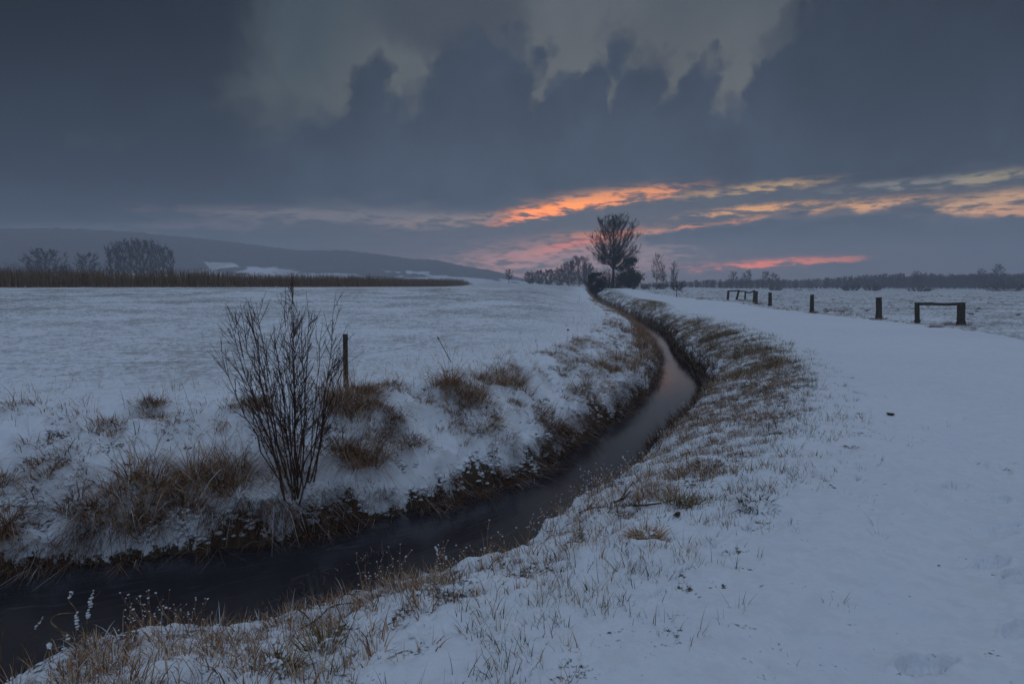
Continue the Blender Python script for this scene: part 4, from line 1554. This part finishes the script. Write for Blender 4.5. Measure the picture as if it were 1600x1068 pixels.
def far_left_reeds():
    rng = np.random.RandomState(6)
    bag = Bag()
    XY, nr, s = bank_points(LE, 2600, (-0.05, 0.95), (16, 150), 1, rng, 0.9)
    P, z = setz(XY)
    k = inframe(XY) & (rng.uniform(0, 1, len(XY)) < 0.35 + sstep(XY[:, 1], 18, 30))
    P = P[k]
    bag.add(*tuft(P, 10, 0.16, 0.42 * rng.uniform(.6, 1.3, len(P)), 0.014, rng, None, 0.6, 0.5, (0.15, 0.8)))
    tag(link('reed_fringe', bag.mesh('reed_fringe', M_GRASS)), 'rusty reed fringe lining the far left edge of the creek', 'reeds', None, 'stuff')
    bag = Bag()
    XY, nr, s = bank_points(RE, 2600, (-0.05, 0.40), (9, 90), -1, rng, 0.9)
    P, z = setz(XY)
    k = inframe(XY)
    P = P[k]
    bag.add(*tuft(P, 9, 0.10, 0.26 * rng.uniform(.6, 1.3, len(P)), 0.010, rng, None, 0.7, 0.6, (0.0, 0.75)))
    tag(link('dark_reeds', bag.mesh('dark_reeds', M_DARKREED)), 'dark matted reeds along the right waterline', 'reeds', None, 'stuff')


far_left_reeds()


def right_bank():
    rng = np.random.RandomState(7)
    brown, green, ochre = Bag(), Bag(), Bag()
    XY, nr, s = bank_points(RE, 46000, (0.25, 3.6), (1.8, 70), -1, rng, 0.75)
    pth = in_poly(XY[:, 0], XY[:, 1], PATH_POLY)
    P, z = setz(XY)
    cov = z[1]
    n_c = fbm(XY[:, 0] * 0.8, XY[:, 1] * 0.8, 3, 170)
    fine = fbm(XY[:, 0] * 5, XY[:, 1] * 5, 2, 171)
    thin = np.clip((1.02 - cov) * 1.0, 0, 0.9) * (0.55 + 1.0 * sstep(fine, .40, .62)) + 0.06
    dpl = poly_dist(XY[:, 0], XY[:, 1], PATH_L)
    thin = thin * np.where((s < 0.8) & (XY[:, 1] < 7.5), 0.14, 1.0)
    k = inframe(XY) & ~pth & (rng.uniform(0, 1, len(XY)) < thin)
    isg = (rng.uniform(0, 1, len(XY)) < sstep(dpl, 1.1, 0.2) * 0.8 + 0.06)
    far = XY[:, 1] > 12
    och = k & far & (n_c > 0.54) & (rng.uniform(0, 1, len(XY)) < 0.8)
    g1, b1 = k & isg & ~och, k & ~isg & ~och
    green.add(*tuft(P[g1], 8, 0.06, 0.10 * rng.uniform(.5, 1.5, g1.sum()), 0.005, rng, None, 0.5, 0.7, (0.1, 0.93), 3, 0.14))
    brown.add(*tuft(P[b1], 8, 0.06, 0.14 * rng.uniform(.5, 1.5, b1.sum()), 0.0070, rng, None, 0.7, 0.8, (0.15, 0.9), 3, 0.17))
    if och.any():
        ochre.add(*tuft(P[och], 10, 0.12, 0.22 * rng.uniform(.5, 1.4, och.sum()), 0.010, rng, None, 0.8, 0.6, (0.1, 1.0)))
    # stray blades through the path edge and nearer snow
    n = 13000
    a = rng.uniform(R(-42), R(42), n)
    d = rng.uniform(2.0, 9.0, n) ** 1.0
    XY = np.stack([np.sin(a) * d, np.cos(a) * d], 1)
    P, z = setz(XY)
    dpl = poly_dist(XY[:, 0], XY[:, 1], PATH_L)
    pth = in_poly(XY[:, 0], XY[:, 1], PATH_POLY)
    okk = (z[4] == 1) & ~pth | (pth & (rng.uniform(0, 1, n) < 0.55 * np.exp(-dpl / 0.28)))
    dl = poly_dist(XY[:, 0], XY[:, 1], LE)
    dr = poly_dist(XY[:, 0], XY[:, 1], RE)
    okk &= (dr < dl) & (z[0] > -0.75) & (dr > 0.55) & (rng.uniform(0, 1, n) < sstep(fbm(XY[:, 0] * 2.5, XY[:, 1] * 2.5, 3, 175), 0.40, 0.62) + 0.04)
    kk = okk & (rng.uniform(0, 1, n) < 0.75)
    half = rng.uniform(0, 1, n) < sstep(dpl, 1.3, 0.1) * 0.7 + 0.12
    green.add(*tuft(P[kk & half], 4, 0.035, 0.085 * rng.uniform(.5, 1.6, (kk & half).sum()), 0.0035, rng, None, 0.45, 0.7, (0.0, 0.9)))
    brown.add(*tuft(P[kk & ~half], 5, 0.04, 0.12 * rng.uniform(.5, 1.8, (kk & ~half).sum()), 0.0035, rng, None, 0.5, 0.6, (0.2, 1.0)))
    tag(link('verge_grass', green.mesh('verge_grass', M_GREEN)), 'dark green and tan blades poking through snow along the path edge', 'grass', None, 'stuff')
    tag(link('dead_grass', brown.mesh('dead_grass', M_GRASS)), 'matted brown grass on the right bank under patchy snow', 'grass', None, 'stuff')
    tag(link('ochre_grass', ochre.mesh('ochre_grass', M_OCHRE)), 'pale ochre grass patches high on the far right bank', 'grass', None, 'stuff')


right_bank()


def meadow_and_field():
    rng = np.random.RandomState(8)
    bag = Bag()
    # stubble in the left field
    n = 15000
    a = rng.uniform(R(-46), R(9), n)
    d = np.exp(rng.uniform(math.log(7.5), math.log(60), n))
    XY = np.stack([np.sin(a) * d, np.cos(a) * d], 1)
    P, z = setz(XY)
    ok = (z[4] == 0) & (fbm(XY[:, 0] * 0.5, XY[:, 1] * 0.5, 4, 180) > 0.45)
    P, dd = P[ok], d[ok]
    bag.add(*tuft(P, 3, 0.05, 0.055 * rng.uniform(.4, 1.3, len(P)), 0.006, rng, None, 0.4, 0.8, (0.0, 0.6), 2))
    tag(link('field_stubble', bag.mesh('field_stubble', M_GREEN)), 'short dark stubble tips through the snow of the left field', 'stubble', None, 'stuff')
    bag = Bag()
    n = 9000
    a = rng.uniform(R(14), R(47), n)
    d = np.exp(rng.uniform(math.log(14), math.log(130), n))
    XY = np.stack([np.sin(a) * d, np.cos(a) * d], 1)
    P, z = setz(XY)
    dpr = poly_dist(XY[:, 0], XY[:, 1], PATH_R)
    ok = (z[4] == 3) & (fbm(XY[:, 0] * 0.4, XY[:, 1] * 0.4, 4, 185) > 0.45)
    P, dpr = P[ok], dpr[ok]
    L = 0.10 + 0.34 * np.exp(-((dpr - 1.2) / 1.3) ** 2) * rng.uniform(0, 1, len(P))
    bag.add(*tuft(P, 5, 0.08, L * rng.uniform(.5, 1.3, len(P)), 0.012, rng, None, 0.6, 0.8, (0.0, 0.65)))
    tag(link('meadow_grass', bag.mesh('meadow_grass', M_GRASS)), 'scattered dead grass over the snowy meadow behind the posts', 'grass', None, 'stuff')


meadow_and_field()


def maize():
    rng = np.random.RandomState(10)
    front = catmull(np.array([(-120, 44), (-78, 54), (-52, 66), (-36, 84), (-27, 118), (-21, 175), (-16, 235)]), 6)
    n = 26000
    seg = np.diff(front, axis=0)
    ln = np.linalg.norm(seg, axis=1)
    mid = (front[:-1] + front[1:]) / 2
    w = ln * (np.hypot(mid[:, 0], mid[:, 1]) / 60) ** -0.6
    i = rng.choice(len(seg), n, p=w / w.sum())
    t = rng.uniform(0, 1, n)[:, None]
    nrm = np.stack([-seg[:, 1], seg[:, 0]], 1) / ln[:, None]
    s = (rng.uniform(0, 1, n) ** 1.7 * 26)[:, None] + (rng.normal(0, 0.5, n))[:, None]
    XY = front[i] + seg[i] * t + nrm[i] * s
    ok = (XY[:, 0] > -1.1 * XY[:, 1]) & (XY[:, 1] > 30)
    XY = XY[ok]
    P, z = setz(XY)
    n = len(P)
    s = s[ok]
    L = rng.uniform(1.7, 2.5, n) * (0.45 + 0.55 * sstep(s[:, 0], -0.6, 2.5)) * (0.62 + 0.75 * fbm(XY[:, 0] * .12, XY[:, 1] * .12, 4, 190, .7))
    D = np.column_stack([rng.normal(0, .10, n), rng.normal(0, .10, n), np.ones(n)])
    bag = Bag()
    hd = np.column_stack([rng.normal(0, 1, n), rng.normal(0, 1, n), np.zeros(n)])
    bag.add(*blades(P, L, np.full(n, 0.085), D, rng.uniform(0, .12, n), hd, rng, 2, np.clip(rng.normal(.45, .22, n), 0, 1)))
    # hanging leaves
    m = 15000
    j = rng.randint(0, n, m)
    Pl = P[j] + D[j] * (L[j] * rng.uniform(.25, .9, m))[:, None]
    a = rng.uniform(0, 6.28, m)
    h2 = np.stack([np.cos(a), np.sin(a), np.zeros(m)], 1)
    bag.add(*blades(Pl, rng.uniform(.3, .6, m), np.full(m, 0.09), h2 * .7 + [0, 0, .6], rng.uniform(.6, 1.3, m), h2, rng, 2, np.clip(rng.normal(.55, .25, m), 0, 1)))
    tag(link('maize_strip', bag.mesh('maize_strip', M_MAIZE)), 'strip of standing brown dried maize across the back of the left field', 'maize', None, 'stuff')
    # ragged weeds along its foot
    bag = Bag()
    XY, nr, s = bank_points(front, 1500, (-3.0, 0.5), (40, 200), 1, rng, 0.6)
    P, z = setz(XY)
    bag.add(*tuft(P, 5, 0.2, 0.45 * rng.uniform(.4, 1.2, len(P)), 0.05, rng, None, .6, .7, (0.1, .6), 2))
    tag(link('field_weeds', bag.mesh('field_weeds', M_GRASS)), 'ragged low weeds along the foot of the maize strip', 'weeds', None, 'stuff')


maize()

# --- tussocks one can point to
def tussock(px, py, hpx, wpx, label, seed, mat=M_GRASS, n=170, droop=0.75, tint=(0.1, 0.9), plume=0, lean=None):
    rng = np.random.RandomState(seed)
    p = ground_at(px, py)
    k = p[1] / 950
    H, W = hpx * k, wpx * k
    m = max(5, n // 16)
    C = np.zeros((m, 3))
    C[:, 0] = rng.uniform(-.42, .42, m) * W
    C[:, 1] = rng.uniform(-.3, .3, m) * W
    gz = terrain(C[:, 0] + p[0], C[:, 1] + p[1])[0] - p[2]
    C[:, 2] = gz - 0.02
    dn = None
    if lean is not None:
        dn = np.tile(np.array([lean[0], lean[1], 0.0]), (m, 1))
    V, q, t = tuft(C, 30, 0.07 + W * 0.06, H * 1.12 * rng.uniform(.6, 1.1, m), 0.0092, rng, dn, droop * 1.7, 0.95, tint, 4)
    root = tag(link('grass_tussock', mesh_np('grass_tussock', V, q, None, True, mat, dict(tint=t)), None, p), label, 'grass tussock', 'dead grass tussocks on the banks')
    if plume:
        segs, Vp, Qp, Tp, n0 = [], [], [], [], 0
        for i in range(plume):
            b = C[rng.randint(m)]
            L = H * rng.uniform(.8, 1.25)
            a = rng.uniform(0, 6.28)
            hd = np.array([math.cos(a), math.sin(a), 0])
            pts = np.array([b + np.array([0, 0, 1]) * L * tt + hd * 0.35 * L * tt ** 2.5 - np.array([0, 0, .22]) * L * tt ** 4 for tt in np.linspace(0, 1, 7)])
            segs += to_segs(pts, np.linspace(0.0032, 0.0016, 7))
            nb = 22
            r = pts[4][None] + (pts[6] - pts[4])[None] * rng.uniform(0, 1, nb)[:, None]
            hh = rng.normal(0, 1, (nb, 3)); hh[:, 2] = 0
            v2, q2, t2 = blades(r, rng.uniform(.03, .07, nb), np.full(nb, .006), hh * .35 + hd * .4 + [0, 0, .3], np.full(nb, 1.1), hh * .3 + hd, rng, 2, rng.uniform(.35, .95, nb))
            Vp.append(v2); Qp.append(q2 + n0); Tp.append(t2); n0 += len(v2)
        v, q = tubes(segs, 3)
        v2, q2 = np.vstack([v] + Vp), np.vstack([q] + [x + len(v) for x in Qp])
        so = link('seed_heads', mesh_np('seed_heads', v2, q2, None, True, mat, dict(tint=np.concatenate([np.full(len(v), .5)] + Tp))), root)
        tag(so, kind='stuff')
    # snow caught in its foot
    ns = 16
    c = np.column_stack([rng.uniform(-.5, .5, ns) * W, rng.uniform(-.4, .4, ns) * W, np.zeros(ns)])
    c[:, 2] = terrain(c[:, 0] + p[0], c[:, 1] + p[1])[0] - p[2] + rng.uniform(0, 0.25, ns) * H
    V, F = lumps(c, rng.uniform(.006, .017, ns), rng, .6)
    tag(link('snow_clump', mesh_np('snow_clump', V, None, F, True, M_SNOW), root), kind='stuff')
    return root


tussock(218, 778, 100, 118, 'big reddish tussock with curled seed heads, left of the bare shrub', 501, n=520, plume=14)
tussock(345, 762, 108, 100, 'tall tangled tussock close to the left side of the bare shrub', 502, n=460, plume=10)
tussock(172, 668, 30, 52, 'small lone tussock out on the snow of the left field', 503, n=150)
tussock(280, 790, 60, 90, 'low matted tussock between the two tall ones left of the shrub', 504, n=260, tint=(0, .6))
tussock(545, 640, 104, 70, 'tussock wrapped round the foot of the grey post', 505, n=340, plume=8)
tussock(560, 715, 80, 70, 'wide tussock sagging down the bank right of the bare shrub', 506, n=360, lean=(.3, -.7), tint=(.1, .75))
tussock(612, 606, 30, 44, 'small curled tussock on the bank edge right of the grey post', 507, n=140)
tussock(715, 612, 74, 84, 'thick rusty tussock on the bank crest, left one of the pair', 508, n=330, plume=5)
tussock(800, 602, 62, 64, 'rusty tussock on the bank crest, right one of the pair', 509, n=240, plume=4)
tussock(757, 596, 40, 36, 'narrow tussock between the pair on the bank crest', 510, n=130)
tussock(914, 618, 54, 52, 'tussock halfway down the bank before the creek bends', 511, n=200)
tussock(862, 668, 62, 66, 'dark tussock low on the bank above the overhang', 512, n=240, lean=(.4, -.5), tint=(0, .7))
tussock(956, 582, 46, 48, 'reddish tussock on the bank crest near the bend', 513, n=180)
tussock(380, 632, 18, 34, 'little pale tussock on the snow left of the shrub stems', 514, n=90, tint=(.4, 1))
tussock(640, 690, 36, 34, 'small dark tussock alone on the open snow of the bank', 515, n=120, lean=(.2, -.6), tint=(0, .7))
tussock(596, 672, 26, 30, 'small brown tuft on the bare snow below the bank edge', 516, n=90, lean=(.2, -.5))
tussock(8, 835, 70, 60, 'dark tussock cut by the left edge above the water', 517, n=260, lean=(.3, -.5), tint=(0, .7))
tussock(5, 760, 46, 30, 'pale drooping tuft at the left edge on the field rim', 518, n=100, plume=4)
tussock(122, 800, 46, 70, 'flattened dark tussock on the bank left of the reddish one', 519, n=220, lean=(.3, -.6), tint=(0, .55))
tussock(1010, 545, 40, 46, 'rust-coloured tussock overhanging the creek at the bend', 520, n=260, tint=(.1, .7))
tussock(975, 520, 34, 60, 'broad rusty tussock on the left bank beyond the bend', 521, n=260, tint=(.1, .7))
tussock(1120, 528, 30, 60, 'broad ochre tussock below the path edge', 522, M_OCHRE, n=320)
tussock(1170, 553, 34, 54, 'ochre tussock nearest the clean snow of the path', 523, M_OCHRE, n=320)
tussock(1090, 505, 18, 50, 'distant ochre tussock near the top of the right bank', 524, M_OCHRE, n=200)
tussock(1062, 790, 40, 44, 'bleached tussock beside the broken branch on the right bank', 525, M_OCHRE, n=160, droop=.5)
tussock(1012, 838, 36, 34, 'matted tan tussock in the foreground of the right bank', 526, n=200, tint=(.4, 1))
tussock(436, 1040, 44, 38, 'upright bleached tussock near the bottom of the photo', 527, M_OCHRE, n=120, droop=.5)
tussock(512, 1010, 52, 40, 'thin upright reed tuft right of the bleached tussock', 528, M_OCHRE, n=70, droop=.2)
tussock(1078, 738, 36, 60, 'brown tussock on the right bank facing the overhang', 529, n=260)
for px_, py_, w_, lb_ in ((1373, 499, 24, 'dead grass gathered at the foot of the thick post left of the near hurdle'), (1500, 508, 40, 'dead grass at the foot of the stout right post of the near hurdle'),
                          (1462, 511, 26, 'low dead grass under the rail of the near hurdle'), (1268, 489, 22, 'dead grass at the foot of the slim post'), (1303, 486, 40, 'wispy dead grass between the slim and the thick post'),
                          (1165, 470, 34, 'dead grass under the far hurdle'), (1185, 476, 20, 'dead grass beside the right end of the far hurdle'), (1095, 468, 34, 'dead grass between the thorn tree and the far hurdle')):
    tussock(px_, py_, 11 if w_ != 40 else 18, w_, lb_, 540 + px_, n=150, tint=(.05, .7))
tussock(1178, 790, 26, 66, 'dark green tussock at the foot of the path slope', 530, M_GREEN, n=110, droop=.8)


# --- weeds with snow on their heads along the near waterline
def weeds():
    rng = np.random.RandomState(12)
    XY, nr, s = bank_points(RE, 170, (0.34, 0.70), (2.2, 14), -1, rng, 0.9)
    pick = fbm(XY[:, 0] * 1.2, XY[:, 1] * 1.2, 3, 160)
    k = inframe(XY) & ((pick > 0.5) | (XY[:, 1] > 5.0))
    P, _ = setz(XY[k])
    segs, C, rr = [], [], []
    for p in P:
        for b in range(rng.randint(2, 5)):
            L = rng.uniform(0.10, 0.30)
            pts, rad = limb(rng, p + rng.normal(0, .03, 3) * [1, 1, 0], rng.normal(0, .35, 3) + [0, 0, 1], L, 0.0032, 0.0015, 4, wig=.14)
            segs += to_segs(pts, rad)
            C.append(pts[-1]); rr.append(rng.uniform(.003, .0075))
            if rng.uniform() < .6:
                C.append(pts[-2] + rng.normal(0, .006, 3)); rr.append(rng.uniform(.0025, .005))
            for w in range(2):
                e = pts[2 + w] + unit(rng.normal(0, 1, 3) + [0, 0, .6]) * rng.uniform(.03, .07)
                segs.append(np.concatenate([pts[2 + w], e, [.0014, .001]]))
                if rng.uniform() < .6:
                    C.append(e); rr.append(rng.uniform(.0025, .006))
    v, q = tubes(segs, 3)
    o = tag(link('dry_weeds', mesh_np('dry_weeds', v, q, None, True, M_GRASS, dict(tint=np.repeat(rng.uniform(.1, .7, len(segs)), 6)))), 'brittle weed stems with snow on their heads along the near water edge', 'weeds', None, 'stuff')
    V, F = lumps(np.array(C), rr, rng, .85)
    tag(link('weed_snow', mesh_np('weed_snow', V, None, F, True, M_SNOW), o), kind='stuff')


weeds()


def snow_bits():
    """snow lodged in the grass of both banks"""
    rng = np.random.RandomState(13)
    C, rr = [], []
    XY, nr, s = bank_points(LE, 2600, (0.0, 0.7), (3, 40), 1, rng, 0.8)
    XY = np.repeat(XY, 4, axis=0) + rng.normal(0, 1, (len(XY) * 4, 2)) * 0.028
    P, z = setz(XY)
    k = inframe(XY) & (z[0] > ZW + 0.06) & (z[1] < 0.85)
    C.append(P[k] + [0, 0, .028]); rr.append(rng.uniform(.010, .040, k.sum()))
    XY, nr, s = bank_points(RE, 7000, (0.2, 2.6), (2, 40), -1, rng, 0.8)
    P, z = setz(XY)
    k = inframe(XY) & (z[1] < 0.8) & ~in_poly(XY[:, 0], XY[:, 1], PATH_POLY)
    C.append(P[k] + [0, 0, .025]); rr.append(rng.uniform(.004, .012, k.sum()))
    V, F = lumps(np.vstack(C), np.concatenate(rr), rng, .6)
    tag(link('snow_clumps', mesh_np('snow_clumps', V, None, F, True, M_SNOW)), 'small snow clumps lodged in the bank grass', 'snow', None, 'stuff')


snow_bits()


# --- tall dry stalks at the lower left, snow on their tips
def stalk(pts_px, label, seed, r=0.0035, snow_at=(1.0,), side=()):
    """pts_px: pixel path of the stalk standing at the first point"""
    rng = np.random.RandomState(seed)
    p = ground_at(*pts_px[0])
    k = p[1] / 950
    rel = np.array([((a - pts_px[0][0]) * k, rng.normal(0, .012), (pts_px[0][1] - b) * k) for a, b in pts_px])
    rel[0] = (0, 0, -0.05)
    c = catmull(rel, 4)
    root = tag(link('dry_stalk', None, None, p), label, 'dry stalk', 'dry stalks on the near bank')
    segs = to_segs(c, np.linspace(r, r * .45, len(c)))
    for u, dx, dz in side:
        q = c[int(u * (len(c) - 1))]
        segs.append(np.concatenate([q, q + [dx * k, rng.normal(0, .02), dz * k], [r * .5, r * .3]]))
    v, q = tubes(segs, 5)
    link('stem', mesh_np('stem', v, q, None, True, M_OCHRE, dict(tint=np.repeat(rng.uniform(.2, .8, len(segs)), 10))), root)
    for u in snow_at:
        i = min(int(u * (len(c) - 1)), len(c) - 1)
        n = 7
        a, b = c[max(i - 3, 0)], c[i]
        C = a + (b - a) * np.linspace(0, 1, n)[:, None] + rng.normal(0, .003, (n, 3))
        V, F = lumps(C, rng.uniform(.004, .011, n), rng, .9)
        tag(link('snow_cap', mesh_np('snow_cap', V, None, F, True, M_SNOW), root), kind='stuff')


stalk([(36, 1048), (42, 1000), (60, 980), (72, 960)], 'short dry stalk with a snow-covered slanting head at the lower left', 601, snow_at=(1.0,))
stalk([(116, 1030), (122, 990), (125, 950), (118, 925), (115, 918)], 'tall dry stalk with snowy tip hooked to the left over the water', 602, snow_at=(.55, 1.0))
stalk([(130, 1024), (138, 980), (146, 940), (156, 912)], 'tall dry stalk with a long snow-covered plume over the water', 603, snow_at=(.8, 1.0), side=((.75, 10, 14),))
stalk([(128, 1022), (104, 990), (84, 966), (92, 956), (118, 953)], 'thick bent stalk arching over towards the snowy stalks', 604, r=.0055, snow_at=(.3,))
stalk([(4, 1050), (10, 1000), (10, 976)], 'thin bare stalk at the extreme lower left', 605, snow_at=())
stalk([(80, 1036), (80, 1016), (78, 1006)], 'short twig with snow dots beside the bent stalk', 606, snow_at=(1.0,))
stalk([(152, 1018), (150, 1000), (136, 988), (70, 1000)], 'thin stalk arched flat over the near water edge', 607, snow_at=())
stalk([(682, 896), (684, 872), (681, 852)], 'upright weed with snow beads at the middle of the near bank', 608, r=.003, snow_at=(.6, 1.0))
stalk([(702, 890), (698, 876), (696, 868)], 'shorter snowy weed right beside the upright one', 609, r=.003, snow_at=(1.0,))
stalk([(985, 742), (978, 722), (972, 712)], 'leaning weed with a white tip in front of the open water', 610, r=.003, snow_at=(1.0,))
stalk([(978, 752), (968, 735)], 'low weed with snowy head close to the leaning weed', 611, r=.003, snow_at=(1.0,))
stalk([(306, 660), (296, 625), (284, 590)], 'thin dark stalk leaning left out on the field side', 612, r=.003, snow_at=())
stalk([(88, 704), (78, 680), (66, 664)], 'thin dark stalk leaning left on the snow at the left', 613, r=.003, snow_at=())


# --- broken branches and litter
def branch(pts_px, label, seed, r=0.010, twigs=3, name='fallen_branch'):
    rng = np.random.RandomState(seed)
    W = [ground_at(*p) for p in pts_px]
    o = W[0]
    c = catmull(np.array([w - o + [0, 0, r * .9 + rng.uniform(0, .02)] for w in W]), 4)
    segs = to_segs(c, np.linspace(r, r * .5, len(c)))
    for t in range(twigs):
        i = rng.randint(2, len(c) - 1)
        d = unit(unit(c[i] - c[i - 1]) + rng.normal(0, .6, 3) + [0, 0, .4])
        segs.append(np.concatenate([c[i], c[i] + d * rng.uniform(.08, .22), [r * .45, r * .2]]))
    v, q = tubes(segs, 6)
    tag(link(name, mesh_np(name, v, q, None, True, M_STEM), None, o), label, 'branch', 'broken branches on the near bank')


branch([(905, 803), (930, 796), (955, 797)], 'thin forked branch lying towards the water on the right bank', 701, .008, 3)
branch([(990, 795), (1010, 794), (1032, 792)], 'straight dark broken branch beside the bleached tussock', 702, .011, 0)
branch([(960, 790), (975, 780), (985, 770)], 'short dark branch end sticking up in the near weeds', 703, .012, 4)
branch([(470, 985), (495, 975), (520, 950), (560, 945)], 'long bent twig on the snow near the bottom edge of the creek', 704, .006, 3)
branch([(432, 948), (470, 962), (490, 984)], 'dark twig pointing down the near bank', 705, .006, 2)
branch([(500, 938), (540, 930), (566, 945)], 'curved snow-dusted twig along the near water edge', 706, .007, 2)


def clod(px, py, wpx, label, seed):
    rng = np.random.RandomState(seed)
    p = ground_at(px, py)
    k = p[1] / 950
    n = 7
    V, F = lumps(np.column_stack([rng.uniform(-.5, .5, n), rng.uniform(-.4, .4, n), rng.uniform(.1, .5, n)]) * wpx * k * .6, np.full(n, wpx * k * .24), rng, .6)
    m = M_POST
    tag(link('earth_clod', mesh_np('earth_clod', V, None, F, True, m), None, p), label, 'clod', 'dark clods on the snow')


clod(1391, 649, 11, 'dark clod of earth alone on the path snow', 801)
clod(1058, 806, 14, 'dark lump of bark beside the bleached tussock', 802)
clod(1467, 884, 4, 'tiny dark crumb on the clean foreground snow', 803)
clod(888, 516, 5, 'small dark lump on the white bank left of the creek bend', 804)

# =====================================================================  haze
def build_haze():
    x0, y0, z0, z1 = 1530.0, 1530.0, -2.9, HILL_TOP + 3
    V = [(sx * x0, sy * y0, z) for z in (z0, z1) for sx, sy in ((-1, -1), (1, -1), (1, 1), (-1, 1))]
    q = [(3, 2, 1, 0), (4, 5, 6, 7), (0, 1, 5, 4), (1, 2, 6, 5), (2, 3, 7, 6), (3, 0, 4, 7)]
    m = bpy.data.materials.new('dusk_haze')
    m.use_nodes = True
    nt = m.node_tree
    nt.nodes.clear()
    o = nt.nodes.new('ShaderNodeOutputMaterial')
    v = nt.nodes.new('ShaderNodeVolumePrincipled')
    v.inputs['Color'].default_value = (0.82, 0.86, 0.95, 1)
    v.inputs['Density'].default_value = 0.00075
    v.inputs['Anisotropy'].default_value = 0.0
    nt.links.new(v.outputs[0], o.inputs['Volume'])
    tag(link('haze', mesh_np('haze', V, q, None, False, m)), kind='stuff')


build_haze()
